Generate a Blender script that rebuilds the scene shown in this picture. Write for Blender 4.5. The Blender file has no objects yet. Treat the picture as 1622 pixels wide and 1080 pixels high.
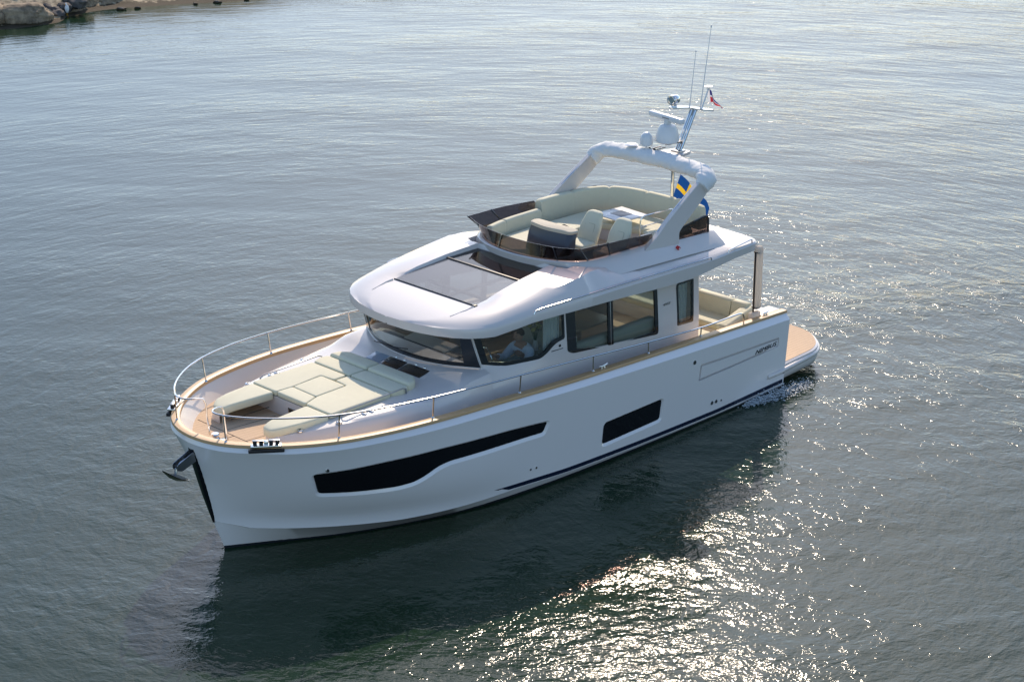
import bpy, bmesh, math, random
import numpy as np
from mathutils import Vector, Matrix, noise
from mathutils.geometry import delaunay_2d_cdt
R = math.radians
scene = bpy.context.scene
COL = scene.collection
random.seed(7)

# ------------------------------------------------------------------ camera
cam = bpy.data.cameras.new("camera"); camo = bpy.data.objects.new("camera", cam); COL.objects.link(camo)
yaw, pit = -2.3569, 0.35522
fw = Vector((math.cos(yaw)*math.cos(pit), math.sin(yaw)*math.cos(pit), -math.sin(pit)))
camo.location = (31.2815, 25.1766, 15.1414)
q = fw.to_track_quat('-Z', 'Y')
camo.rotation_mode = 'QUATERNION'; camo.rotation_quaternion = q
cam.sensor_width = 36.0; cam.lens = 3200.0/1622*36.0
cam.clip_start = 0.5; cam.clip_end = 3000
scene.camera = camo
# ------------------------------------------------------------------ light
SUN_EL, SUN_AZ = 34.0, -140.0       # azimuth as a math angle (from +X towards +Y) of the direction TO the sun
w = bpy.data.worlds.new("World"); scene.world = w; w.use_nodes = True
nt = w.node_tree; bg = nt.nodes["Background"]
sky = nt.nodes.new("ShaderNodeTexSky"); sky.sky_type = 'NISHITA'; sky.sun_disc = False
sky.sun_elevation = R(SUN_EL); sky.sun_rotation = R(90-SUN_AZ)
sky.air_density = 1.0; sky.dust_density = 0.7; sky.ozone_density = 2.6
nt.links.new(sky.outputs[0], bg.inputs[0]); bg.inputs[1].default_value = 0.14
sl = bpy.data.lights.new("sun", 'SUN'); sl.energy = 2.8; sl.angle = R(0.53); sl.color = (1.0, 0.83, 0.65)
so = bpy.data.objects.new("sun", sl); COL.objects.link(so)
sd = Vector((math.cos(R(SUN_AZ))*math.cos(R(SUN_EL)), math.sin(R(SUN_AZ))*math.cos(R(SUN_EL)), math.sin(R(SUN_EL))))
so.rotation_mode = 'QUATERNION'; so.rotation_quaternion = sd.to_track_quat('Z', 'Y'); so.location = (-30, -30, 40)
scene.view_settings.view_transform = 'Standard'; scene.view_settings.look = 'None'
scene.view_settings.exposure = 0.6; scene.view_settings.gamma = 1.0
scene.render.engine = 'CYCLES'
scene.cycles.max_bounces = 10; scene.cycles.transparent_max_bounces = 24
scene.cycles.glossy_bounces = 5; scene.cycles.sample_clamp_indirect = 2.5
scene.cycles.use_denoising = True; scene.cycles.sample_clamp_direct = 22.0; scene.cycles.blur_glossy = 6.0

# ------------------------------------------------------------------ materials
def mat(name, col, rough=0.5, metal=0.0, coat=0.0, var=0.0, vscale=6.0, bump=0.0, bscale=60.0, spec=0.5, stretch=None):
    m = bpy.data.materials.new(name); m.use_nodes = True
    n = m.node_tree; b = n.nodes["Principled BSDF"]
    b.inputs["Base Color"].default_value = (*col, 1); b.inputs["Roughness"].default_value = rough
    b.inputs["Metallic"].default_value = metal; b.inputs["Coat Weight"].default_value = coat
    b.inputs["Coat Roughness"].default_value = 0.05
    b.inputs["Specular IOR Level"].default_value = spec
    if var or bump:
        tc = n.nodes.new("ShaderNodeTexCoord"); src = tc.outputs["Object"]
        if stretch:
            mp = n.nodes.new("ShaderNodeMapping"); mp.inputs["Scale"].default_value = stretch
            n.links.new(src, mp.inputs[0]); src = mp.outputs[0]
    if var:
        t = n.nodes.new("ShaderNodeTexNoise"); t.inputs["Scale"].default_value = vscale; t.inputs["Detail"].default_value = 5
        n.links.new(src, t.inputs["Vector"])
        mx = n.nodes.new("ShaderNodeMix"); mx.data_type = 'RGBA'
        mx.inputs[6].default_value = (*[c*(1-var) for c in col], 1); mx.inputs[7].default_value = (*[min(1, c*(1+var)) for c in col], 1)
        n.links.new(t.outputs["Fac"], mx.inputs[0]); n.links.new(mx.outputs[2], b.inputs["Base Color"])
    if bump:
        t2 = n.nodes.new("ShaderNodeTexNoise"); t2.inputs["Scale"].default_value = bscale; t2.inputs["Detail"].default_value = 4
        n.links.new(src, t2.inputs["Vector"])
        bp = n.nodes.new("ShaderNodeBump"); bp.inputs["Strength"].default_value = bump; bp.inputs["Distance"].default_value = 0.02
        n.links.new(t2.outputs["Fac"], bp.inputs["Height"]); n.links.new(bp.outputs[0], b.inputs["Normal"])
    return m

def glass(name, tint, ior=1.5, haze=0.0, hazecol=(.2, .2, .2)):
    m = bpy.data.materials.new(name); m.use_nodes = True; n = m.node_tree
    n.nodes.remove(n.nodes["Principled BSDF"]); out = n.nodes["Material Output"]
    tr = n.nodes.new("ShaderNodeBsdfTransparent"); tr.inputs[0].default_value = (*tint, 1)
    gl = n.nodes.new("ShaderNodeBsdfGlossy"); gl.inputs["Roughness"].default_value = 0.02
    fr = n.nodes.new("ShaderNodeFresnel"); fr.inputs[0].default_value = ior
    ge = n.nodes.new("ShaderNodeNewGeometry"); mi = n.nodes.new("ShaderNodeMix"); mi.inputs[2].default_value = ior; mi.inputs[3].default_value = 1/ior   # thin pane: same reflection from both faces
    n.links.new(ge.outputs["Backfacing"], mi.inputs[0]); n.links.new(mi.outputs[0], fr.inputs[0])
    mx = n.nodes.new("ShaderNodeMixShader")
    base = tr.outputs[0]
    if haze:
        df = n.nodes.new("ShaderNodeBsdfDiffuse"); df.inputs[0].default_value = (*hazecol, 1)
        m2 = n.nodes.new("ShaderNodeMixShader"); m2.inputs[0].default_value = haze
        n.links.new(tr.outputs[0], m2.inputs[1]); n.links.new(df.outputs[0], m2.inputs[2]); base = m2.outputs[0]
    n.links.new(fr.outputs[0], mx.inputs[0]); n.links.new(base, mx.inputs[1]); n.links.new(gl.outputs[0], mx.inputs[2])
    n.links.new(mx.outputs[0], out.inputs[0])
    return m

def teak_mat(name, col, seam=0.045, seamcol=(.07, .05, .035), axis=1):
    m = mat(name, col, 0.8, var=0.12, vscale=5, stretch=(1, 8, 8), spec=.15); n = m.node_tree; b = n.nodes["Principled BSDF"]
    tc = n.nodes.new("ShaderNodeTexCoord"); sp = n.nodes.new("ShaderNodeSeparateXYZ"); n.links.new(tc.outputs["Object"], sp.inputs[0])
    mo = n.nodes.new("ShaderNodeMath"); mo.operation = 'PINGPONG'; mo.inputs[1].default_value = seam; n.links.new(sp.outputs[axis], mo.inputs[0])
    lt = n.nodes.new("ShaderNodeMath"); lt.operation = 'LESS_THAN'; lt.inputs[1].default_value = 0.0022; n.links.new(mo.outputs[0], lt.inputs[0])
    mx = n.nodes.new("ShaderNodeMix"); mx.data_type = 'RGBA'; mx.inputs[7].default_value = (*seamcol, 1)
    old = b.inputs["Base Color"].links[0].from_socket
    n.links.new(lt.outputs[0], mx.inputs[0]); n.links.new(old, mx.inputs[6]); n.links.new(mx.outputs[2], b.inputs["Base Color"])
    return m

M = {}
M['gel'] = mat("white_gelcoat", (.675, .62, .575), .26, coat=.3, var=.015, vscale=1.3)
M['hullw'] = mat("hull_gelcoat", (.85, .80, .775), .16, coat=.6, var=.015, vscale=.8)
M['bulwark'] = mat("bulwark_bounce_tint", (.80, .70, .60), .4, coat=.2, var=.02)  # peach tint paints warm deck bounce onto the white inner bulwark
M['navy'] = mat("navy_stripe", (.006, .011, .035), .2, coat=.5)
M['boot'] = mat("antifouling", (.012, .014, .02), .5, var=.3)
M['rubber'] = mat("black_rubber", (.014, .014, .016), .45)
M['frame'] = mat("black_window_frame", (.008, .009, .011), .12, coat=.5)
M['hullglass'] = mat("hull_window_glass", (.008, .008, .010), .06, var=.3, vscale=3)
M['teakdeck'] = teak_mat("teak_deck", (.66, .475, .315), seamcol=(.34, .24, .15))
M['teakcap'] = mat("teak_cap", (.55, .34, .16), .45, var=.14, vscale=4, stretch=(1.2, 9, 9))
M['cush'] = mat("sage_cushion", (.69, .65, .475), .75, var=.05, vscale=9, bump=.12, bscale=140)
M['cushd'] = mat("sage_shaded_front_seam", (.40, .39, .26), .8, var=.06, vscale=9, bump=.12, bscale=140)  # darker copy: shade painted into the port seat front; also seam colour
M['steel'] = mat("polished_steel", (.72, .71, .69), .12, metal=1.0)
M['steeld'] = mat("brushed_steel", (.35, .35, .36), .3, metal=1.0)
M['canvas'] = mat("white_canvas", (.80, .79, .76), .8, bump=.5, bscale=9, var=.04)
def translucent(name, col, k):
    m = mat(name, col, .8, bump=.5, bscale=7, var=.06); n = m.node_tree; b = n.nodes["Principled BSDF"]; out = n.nodes["Material Output"]
    t = n.nodes.new("ShaderNodeBsdfTranslucent"); t.inputs[0].default_value = (*col, 1); mx = n.nodes.new("ShaderNodeMixShader"); mx.inputs[0].default_value = k
    n.links.new(b.outputs[0], mx.inputs[1]); n.links.new(t.outputs[0], mx.inputs[2]); n.links.new(mx.outputs[0], out.inputs[0]); return m
M['flagblue'] = translucent("flag_blue", (.008, .07, .27), .5)
M['flagyel'] = translucent("flag_yellow", (.90, .55, .03), .5)
M['pblue'] = translucent("pennant_blue", (.03, .03, .20), .4)
M['pred'] = translucent("pennant_red", (.60, .03, .05), .4)
M['pwhite'] = translucent("pennant_white", (.80, .78, .78), .4)
M['curtain'] = translucent("sheer_curtain", (.90, .91, .89), .45)
M['rollup'] = translucent("rolled_side_curtain", (.80, .74, .66), .5)
M['console'] = mat("dark_console", (.045, .05, .065), .35, coat=.2)
M['cover'] = mat("beige_cover", (.55, .49, .38), .8, bump=.2, bscale=40, var=.06)
M['glass'] = glass("cabin_glass", (.80, .84, .83), 1.55)
M['flyglass'] = glass("smoked_acrylic", (.31, .265, .255), 1.5)
M['roofglass'] = glass("tinted_roof_glass", (.62, .62, .63), 1.65, haze=.15, hazecol=(.50, .49, .48))
M['roofshaded'] = glass("shaded_roof_glass", (.42, .41, .41), 1.5)  # deeper tint paints the dim cabin below into the aft pane
M['hatch'] = mat("solar_hatch", (.035, .027, .022), .08, coat=.5)
M['hatchlid'] = mat("hatch_lid", (.30, .36, .42), .08, coat=.5)  # pale blue colour paints in the reflection on the glass lid
M['wood'] = mat("cabin_oak", (.52, .38, .25), .4, var=.15, vscale=3, stretch=(1, 1, 10))
M['dark'] = mat("dark_interior", (.03, .03, .032), .6)
M['inter'] = mat("interior_lining", (.48, .43, .36), .7)
M['sofa'] = mat("saloon_sofa", (.42, .39, .31), .85, bump=.1)

M['white'] = mat("white_plastic", (.78, .78, .77), .35, coat=.2)
M['grey'] = mat("grey_inlay", (.28, .27, .27), .4)
M['letter'] = mat("chrome_letters", (.05, .05, .06), .25, metal=.6)
M['skin'] = mat("skin", (.52, .28, .19), .55)
M['hair'] = mat("hair", (.11, .055, .03), .7)
M['shirt'] = mat("light_blue_shirt", (.74, .80, .93), .85, bump=.35, bscale=14)
M['trouser'] = mat("dark_trousers", (.03, .035, .05), .85)
M['tealgrey'] = mat("teal_grey_fabric", (.10, .13, .13), .85)

# ------------------------------------------------------------------ mesh helpers
class MB:
    def __init__(s): s.v = []; s.f = []; s.m = []
    def add(s, vs, fs, m=0):
        o = len(s.v); s.v += [tuple(v) for v in vs]; s.f += [tuple(i+o for i in f) for f in fs]; s.m += [m]*len(fs); return s
    def grid(s, rows, m=0, cu=False, cv=False):
        nr, nc = len(rows), len(rows[0]); vs = [p for r in rows for p in r]; fs = []
        for i in range(nr if cu else nr-1):
            for j in range(nc if cv else nc-1):
                a, b = i, (i+1) % nr; c, d = j, (j+1) % nc
                fs.append((a*nc+c, b*nc+c, b*nc+d, a*nc+d))
        return s.add(vs, fs, m)
    def box(s, c, d, rot=None, m=0, r=0.0, seg=2):
        bm = bmesh.new(); bmesh.ops.create_cube(bm, size=1.0)
        bmesh.ops.scale(bm, vec=d, verts=bm.verts)
        if r: bmesh.ops.bevel(bm, geom=bm.edges[:], offset=r, segments=seg, affect='EDGES', profile=.5)
        mt = Matrix.Translation(c) @ (rot.to_4x4() if rot else Matrix.Identity(4))
        bm.transform(mt); bm.verts.index_update()
        s.add([v.co[:] for v in bm.verts], [[v.index for v in f.verts] for f in bm.faces], m); bm.free(); return s
    def tube(s, path, r, n=8, m=0, cap=True, closed=False):
        P = [Vector(p) for p in path]; k = len(P); rr = r if hasattr(r, '__len__') else [r]*k
        up = None; rows = []
        for i in range(k):
            if closed: t = P[(i+1) % k]-P[i-1]
            else: t = P[min(i+1, k-1)]-P[max(i-1, 0)]
            t = t.normalized() if t.length > 1e-9 else Vector((0, 0, 1))
            if up is None: up = Vector((0, 0, 1)) if abs(t.z) < .9 else Vector((1, 0, 0))
            a = (up-t*up.dot(t)); a = a.normalized() if a.length > 1e-6 else t.orthogonal().normalized(); b = t.cross(a); up = a
            rows.append([P[i]+(a*math.cos(2*math.pi*q/n)+b*math.sin(2*math.pi*q/n))*rr[i] for q in range(n)])
        s.grid(rows, m, cu=closed, cv=True)
        if cap and not closed:
            s.add(rows[0], [tuple(range(n))], m); s.add(rows[-1], [tuple(range(n))[::-1]], m)
        return s
    def lathe(s, prof, c=(0, 0, 0), n=20, m=0, sx=1, sy=1):
        rows = [[(c[0]+r*sx*math.cos(2*math.pi*k/n), c[1]+r*sy*math.sin(2*math.pi*k/n), c[2]+z) for k in range(n)] for r, z in prof]
        return s.grid(rows, m, cv=True)
    def prism(s, poly, f0, f1, m=0):
        """poly: 2D points; f0/f1 map a 2D point to 3D on the two faces"""
        n = len(poly); a = [f0(p) for p in poly]; b = [f1(p) for p in poly]
        return s.add(a+b, [tuple(range(n))[::-1], tuple(range(n, 2*n))]+[(i, (i+1) % n, n+(i+1) % n, n+i) for i in range(n)], m)
    def mesh(s, name, mats, angle=35):
        me = bpy.data.meshes.new(name); me.from_pydata(s.v, [], s.f)
        for x in mats: me.materials.append(x)
        me.polygons.foreach_set("material_index", s.m)
        bm = bmesh.new(); bm.from_mesh(me); bmesh.ops.remove_doubles(bm, verts=bm.verts, dist=1e-5)
        bmesh.ops.recalc_face_normals(bm, faces=bm.faces); bm.to_mesh(me); bm.free()
        me.polygons.foreach_set("use_smooth", [angle > 0]*len(me.polygons))
        if angle > 0: me.set_sharp_from_angle(angle=R(angle))
        return me
    def build(s, name, mats, parent=None, angle=35):
        if not isinstance(mats, (list, tuple)): mats = [mats]
        o = bpy.data.objects.new(name, s.mesh(name, mats, angle)); COL.objects.link(o)
        if parent: o.parent = parent
        return o

def thing(name, label, cat, loc=(0, 0, 0), group=None):
    o = bpy.data.objects.new(name, None); COL.objects.link(o); o.location = loc; o.empty_display_size = .2
    o["label"] = label; o["category"] = cat
    if group: o["group"] = group
    return o
def tag(o, label, cat, group=None):
    o["label"] = label; o["category"] = cat
    if group: o["group"] = group
    return o
def evalmesh(o):
    dg = bpy.context.evaluated_depsgraph_get(); dg.update()
    me = bpy.data.meshes.new_from_object(o.evaluated_get(dg)); return me
def ip(x, xs, ys):
    if xs[0] > xs[-1]: xs, ys = xs[::-1], ys[::-1]
    return float(np.interp(x, xs, ys))
def fillet(poly, r, n=4):
    """round the corners of a closed 2D polygon; r may be a list"""
    out = []; k = len(poly)
    for i in range(k):
        p = Vector(poly[i]); a = Vector(poly[i-1])-p; b = Vector(poly[(i+1) % k])-p
        rr = r[i] if hasattr(r, '__len__') else r
        d = min(rr, a.length*.45, b.length*.45)
        if d < 1e-4: out.append(tuple(p)); continue
        s, e = p+a.normalized()*d, p+b.normalized()*d
        for t in range(n+1):
            u = t/n; q = s*(1-u)**2+p*2*u*(1-u)+e*u*u; out.append((q.x, q.y))
    return out
def area(poly): return .5*sum(poly[i-1][0]*poly[i][1]-poly[i][0]*poly[i-1][1] for i in range(len(poly)))
def inset(poly, d):
    sg = 1 if area(poly) > 0 else -1; k = len(poly); out = []
    for i in range(k):
        a = Vector(poly[i])-Vector(poly[i-1]); b = Vector(poly[(i+1) % k])-Vector(poly[i])
        if a.length < 1e-6: a = b
        if b.length < 1e-6: b = a
        na = Vector((-a.y, a.x)).normalized(); nb = Vector((-b.y, b.x)).normalized()
        m = na+nb; m = m.normalized() if m.length > 1e-6 else na
        c = max(.5, m.dot(na)); q = Vector(poly[i])+m*(sg*d/c); out.append((q.x, q.y))
    return out
def pad(mb, poly, z0, z1, r=.03, cr=.05, zf=None, m=0, crown=.004):
    """soft cushion: rounded 2D outline, rounded top edge; zf adds a height slope"""
    zf = zf or (lambda x, y: 0)
    rings = [(0.006, z0), (0, z0+.01), (0, z1-r)]
    for t in (25, 50, 75): rings.append((r*(1-math.cos(R(t))), z1-r+r*math.sin(R(t))))
    rings += [(r, z1), (r*2.6, z1+crown)]
    rows = [[(x, y, z+zf(x, y)) for x, y in fillet(inset(poly, d), max(.008, cr-d))] for d, z in rings]
    mb.grid(rows, m, cv=True); k = len(rows[0])
    mb.add(rows[-1], [tuple(range(k))], m); mb.add(rows[0], [tuple(range(k))[::-1]], m)
    return mb
def inside(p, poly):
    x, y = p; c = False
    for i in range(len(poly)):
        x1, y1 = poly[i-1]; x2, y2 = poly[i]
        if (y1 > y) != (y2 > y) and x < (x2-x1)*(y-y1)/(y2-y1)+x1: c = not c
    return c
def dens(poly, step):
    out = []
    for i in range(len(poly)):
        a, b = Vector(poly[i]), Vector(poly[(i+1) % len(poly)]); n = max(1, int((b-a).length/step))
        out += [tuple(a.lerp(b, t/n)) for t in range(n)]
    return out
def cdt(outer, holes=(), step=.25):
    """triangulate a polygon with holes, with inner grid points so it can be bent"""
    loops = [dens(outer, step)]+[dens(h, step) for h in holes]; pts = []; ed = []
    for l in loops:
        o = len(pts); pts += [Vector(p) for p in l]; ed += [(o+i, o+(i+1) % len(l)) for i in range(len(l))]
    xs = [p.x for p in pts]; ys = [p.y for p in pts]
    gx = np.arange(min(xs)+step/2, max(xs), step); gy = np.arange(min(ys)+step/2, max(ys), step)
    for x in gx:
        for y in gy:
            if inside((x, y), outer) and not any(inside((x, y), h) for h in holes): pts.append(Vector((x, y)))
    v, e, f, *_ = delaunay_2d_cdt(pts, ed, [], 0, 1e-5)
    fs = []
    for t in f:
        c = sum((v[i] for i in t), Vector((0, 0)))/len(t)
        if inside(c, outer) and not any(inside(c, h) for h in holes): fs.append(tuple(t))
    return [tuple(p) for p in v], fs
def sheet(mb, outer, holes, f, th, step=.25, m=0):
    """bent plate with real thickness: f(u,v,d) maps to 3D, d runs inward"""
    v, fs = cdt(outer, holes, step); n = len(v)
    vs = [f(a, b, 0) for a, b in v]+[f(a, b, th) for a, b in v]
    cnt = {}
    for t in fs:
        for i in range(3):
            e = (t[i], t[(i+1) % 3]); k = tuple(sorted(e)); cnt.setdefault(k, []).append(e)
    side = [(e[0][0], e[0][1], e[0][1]+n, e[0][0]+n) for e in cnt.values() if len(e) == 1]
    return mb.add(vs, fs+[tuple(i+n for i in t)[::-1] for t in fs]+side, m)
def cr(pts, n):
    p = np.array(pts, float); a = np.vstack([2*p[0]-p[1], p, 2*p[-1]-p[-2]]); out = []
    for i in range(1, len(a)-2):
        p0, p1, p2, p3 = a[i-1], a[i], a[i+1], a[i+2]
        d1, d2, d3 = [max(np.linalg.norm(u)**.5, 1e-6) for u in (p1-p0, p2-p1, p3-p2)]
        t0, t1, t2, t3 = 0, d1, d1+d2, d1+d2+d3
        for t in np.linspace(t1, t2, 16, endpoint=False):
            A1 = (t1-t)/d1*p0+(t-t0)/d1*p1; A2 = (t2-t)/d2*p1+(t-t1)/d2*p2; A3 = (t3-t)/d3*p2+(t-t2)/d3*p3
            B1 = (t2-t)/(t2-t0)*A1+(t-t0)/(t2-t0)*A2; B2 = (t3-t)/(t3-t1)*A2+(t-t1)/(t3-t1)*A3
            out.append((t2-t)/d2*B1+(t-t1)/d2*B2)
    out.append(p[-1]); o = np.array(out)
    s = np.concatenate([[0], np.cumsum(np.linalg.norm(np.diff(o, axis=0), axis=1))]); q = np.linspace(0, s[-1], n)
    return np.stack([np.interp(q, s, o[:, k]) for k in range(o.shape[1])], 1)
def both(fn):
    for s in (1, -1): fn(s)

# ================================================================== WATER
def water():
    bm = bmesh.new(); S = 900
    # fine near the boat is not needed: the ripples are bump
    vs = [bm.verts.new((x, y, 0)) for x, y in ((-S, -S), (S, -S), (S, S), (-S, S))]; bm.faces.new(vs)
    me = bpy.data.meshes.new("water"); bm.to_mesh(me); bm.free()
    o = bpy.data.objects.new("water", me); COL.objects.link(o); o["kind"] = "structure"
    m = bpy.data.materials.new("sea_water"); m.use_nodes = True; n = m.node_tree; b = n.nodes["Principled BSDF"]
    b.inputs["Base Color"].default_value = (.013, .031, .015, 1); b.inputs["Roughness"].default_value = .044
    b.inputs["IOR"].default_value = 1.333; b.inputs["Specular IOR Level"].default_value = .5
    tc = n.nodes.new("ShaderNodeTexCoord")
    # the waves run outward in rings from the slowly turning boat: polar coordinates round it, plus plain wind ripples
    sub = n.nodes.new("ShaderNodeVectorMath"); sub.operation = 'SUBTRACT'; sub.inputs[1].default_value = (6.6, -.3, 0); n.links.new(tc.outputs["Object"], sub.inputs[0])
    ln = n.nodes.new("ShaderNodeVectorMath"); ln.operation = 'LENGTH'; n.links.new(sub.outputs[0], ln.inputs[0])
    sx_ = n.nodes.new("ShaderNodeSeparateXYZ"); n.links.new(sub.outputs[0], sx_.inputs[0])
    at = n.nodes.new("ShaderNodeMath"); at.operation = 'ARCTAN2'; n.links.new(sx_.outputs[1], at.inputs[0]); n.links.new(sx_.outputs[0], at.inputs[1])
    am = n.nodes.new("ShaderNodeMath"); am.operation = 'MULTIPLY'; am.inputs[1].default_value = 13.0; n.links.new(at.outputs[0], am.inputs[0])
    cx = n.nodes.new("ShaderNodeCombineXYZ"); n.links.new(ln.outputs["Value"], cx.inputs[0]); n.links.new(am.outputs[0], cx.inputs[1])
    def noi(scale, rot, sx, sy, det=3, rough=.5, dist=0.0, polar=False):
        mp = n.nodes.new("ShaderNodeMapping"); mp.vector_type = 'TEXTURE'; mp.inputs["Rotation"].default_value = (0, 0, R(rot)); mp.inputs["Scale"].default_value = (sx, sy, 1)
        t = n.nodes.new("ShaderNodeTexNoise"); t.inputs["Scale"].default_value = scale; t.inputs["Detail"].default_value = det
        t.inputs["Roughness"].default_value = rough; t.inputs["Distortion"].default_value = dist
        n.links.new(cx.outputs[0] if polar else tc.outputs["Object"], mp.inputs[0]); n.links.new(mp.outputs[0], t.inputs["Vector"]); return t.outputs["Fac"]
    def mul(a, k):
        q = n.nodes.new("ShaderNodeMath"); q.operation = 'MULTIPLY'; n.links.new(a, q.inputs[0])
        if isinstance(k, float): q.inputs[1].default_value = k
        else: n.links.new(k, q.inputs[1])
        return q.outputs[0]
    def add(a, c):
        q = n.nodes.new("ShaderNodeMath"); q.operation = 'ADD'; n.links.new(a, q.inputs[0]); n.links.new(c, q.inputs[1]); return q.outputs[0]
    h = add(mul(noi(.22, 45, 1.0, 1.8, 2), .06), mul(noi(.9, 20, 1.0, 1.5, 3, .55, .4), .014))
    h = add(h, mul(noi(3.0, 0, 1.0, 2.2, 3, .55, .35, True), .027))
    h = add(h, mul(noi(5.0, 40, 1.0, 1.7, 3, .62, .3), .008))
    h = add(h, mul(noi(11.0, 55, 1.0, 1.4, 3, .6), .0064))
    # churned-up water drifting off the stern
    wk = n.nodes.new("ShaderNodeVectorMath"); wk.operation = 'DISTANCE'; wk.inputs[1].default_value = (-4.0, 4.0, 0); n.links.new(tc.outputs["Object"], wk.inputs[0])
    wm = n.nodes.new("ShaderNodeMapRange"); wm.interpolation_type = 'SMOOTHSTEP'; wm.inputs[1].default_value = 3.0; wm.inputs[2].default_value = 10.0; wm.inputs[3].default_value = 1.0; wm.inputs[4].default_value = 0.0
    n.links.new(wk.outputs["Value"], wm.inputs[0]); h = add(h, mul(mul(noi(1.5, 10, 1.0, 1.2, 4, .6, 1.6), wm.outputs[0]), .040))
    # calmer in the lee of the rocks, fresher out in the open (towards -X +Y), with drifting cat's-paws
    dt = n.nodes.new("ShaderNodeVectorMath"); dt.operation = 'DOT_PRODUCT'; dt.inputs[1].default_value = (-.70, .71, 0); n.links.new(tc.outputs["Object"], dt.inputs[0])
    mr = n.nodes.new("ShaderNodeMapRange"); mr.inputs[1].default_value = -22; mr.inputs[2].default_value = 12; mr.inputs[3].default_value = .50; mr.inputs[4].default_value = 1.20
    n.links.new(dt.outputs["Value"], mr.inputs[0])
    paw = n.nodes.new("ShaderNodeMapRange"); paw.inputs[1].default_value = .35; paw.inputs[2].default_value = .65; paw.inputs[3].default_value = .50; paw.inputs[4].default_value = 1.30
    n.links.new(noi(.11, 45, 1.0, 2.0, 4, .65), paw.inputs[0])
    h = mul(h, mul(mr.outputs[0], paw.outputs[0]))
    bp = n.nodes.new("ShaderNodeBump"); bp.inputs["Strength"].default_value = 1.0; bp.inputs["Distance"].default_value = 1.0
    n.links.new(h, bp.inputs["Height"]); n.links.new(bp.outputs[0], b.inputs["Normal"])
    me.materials.append(m)
water()

# ================================================================== YACHT
yacht = thing("motor_yacht", "large white flybridge motor yacht with navy stripe lying on the water", "yacht")
NS = 90
CAP = [(.42,2.12,1.60),(2.5,2.24,1.735),(5,2.31,1.865),(7,2.33,1.96),(8.5,2.32,2.05),(10.1,2.26,2.12),(11.16,2.10,2.15),(11.96,1.86,2.17),(12.63,1.47,2.18),(13.07,1.06,2.19),(13.35,.68,2.195),(13.49,.3,2.2),(13.52,0,2.2)]
KNU = [(.42,2.22,1.485),(2.5,2.345,1.615),(5,2.415,1.757),(7,2.43,1.867),(8.5,2.41,1.957),(10.1,2.345,2.03),(11.16,2.165,2.065),(11.96,1.92,2.085),(12.63,1.525,2.10),(13.07,1.11,2.115),(13.37,.715,2.12),(13.515,.31,2.125),(13.545,0,2.125)]
CHI = [(.42,2.13,.10),(2.6,2.17,.07),(5,2.19,.11),(6.9,2.17,.16),(8.8,2.06,.27),(9.8,1.9,.35),(11.1,1.47,.46),(12.02,.98,.53),(12.6,.53,.57),(13.0,.16,.59),(13.14,.0,.59)]
WL = [(.5,2.11,0),(2.6,2.13,0),(5.1,2.12,0),(7.4,2.02,0),(8.9,1.82,0),(10.17,1.43,0),(11.2,.98,0),(12.05,.5,0),(12.6,.19,0),(12.93,.0,0)]
KEEL = [(.5,.0,-.7),(6,0,-.75),(10,0,-.7),(11.8,0,-.6),(12.5,0,-.4),(12.7,0,-.25)]
L0, L1, L2, L4, L5 = [cr(k, NS) for k in (KEEL, WL, CHI, KNU, CAP)]
def topside(t):
    s = np.linspace(0, 1, NS); p = L2*(1-t)+L4*t
    bb = np.clip((s-.55)/.45, 0, 1); p = p.copy(); p[:, 1] += .20*np.sin(np.pi*t)*np.sin(np.pi*bb)*(1-t)
    return p
TT = np.linspace(0, 1, 13); TS = [topside(t) for t in TT]
def ysurf(x, z):
    yz = [(np.interp(x, r[:, 0], r[:, 1]), np.interp(x, r[:, 0], r[:, 2])) for r in TS]
    return float(np.interp(z, [a[1] for a in yz], [a[0] for a in yz]))
def offs(line, d):
    """offset a plan curve inward (towards the centre line)"""
    o = line.copy()
    for i in range(len(line)):
        a = line[max(i-1, 0)]; b = line[min(i+1, len(line)-1)]; t = np.array([b[0]-a[0], b[1]-a[1]]); t /= np.linalg.norm(t)+1e-9
        if i == len(line)-1: t = np.array([0, -1.0])
        nrm = np.array([t[1], -t[0]]); o[i, 0] += nrm[0]*d; o[i, 1] = max(0, o[i, 1]+nrm[1]*d)
    o[-1, 1] = 0
    return o
def deckz(x): return ip(x, [.4, 2.6, 2.7, 7, 10, 11.3, 12.4, 13.5], [1.08, 1.08, 1.42, 1.55, 1.74, 1.89, 1.95, 1.99])
CAPIN = offs(L5, .12); BUL = offs(L5, .32); BUL[:, 2] = [deckz(x) for x in BUL[:, 0]]
CEN = BUL.copy(); CEN[:, 1] = 0

def rail_row(dy, dz):
    p = L2.copy(); k = np.clip((p[:, 0]-8.0)/2.5, 0, 1)*np.clip((13.2-p[:, 0])/.5, 0, 1); p[:, 1] += dy*k; p[:, 2] += dz*k; return p
def build_hull():
    rows = [L0, L1, rail_row(-.045, -.15), rail_row(.02, -.125), rail_row(.035, -.02)]+TS[1:]+[L5, CAPIN, BUL, CEN]; mb = MB()
    fm = {0: 2, len(rows)-2: 1, len(rows)-3: 3}
    for s in (1, -1):
        R_ = [[(p[0], p[1]*s, p[2]) for p in r] for r in rows]
        for k in range(len(rows)-1):
            mb.grid([R_[k], R_[k+1]], fm.get(k, 0))
    # transom
    ring = [(r[0][0], r[0][1], r[0][2]) for r in rows]
    mb.add([p for p in ring]+[(p[0], -p[1], p[2]) for p in ring[::-1]], [tuple(range(2*len(ring)))], 0)
    me = mb.mesh("hull", [M['hullw'], M['teakdeck'], M['boot'], M['bulwark']], 28)
    o = bpy.data.objects.new("hull", me); COL.objects.link(o); o.parent = yacht
    return o
hull = build_hull()

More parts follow.
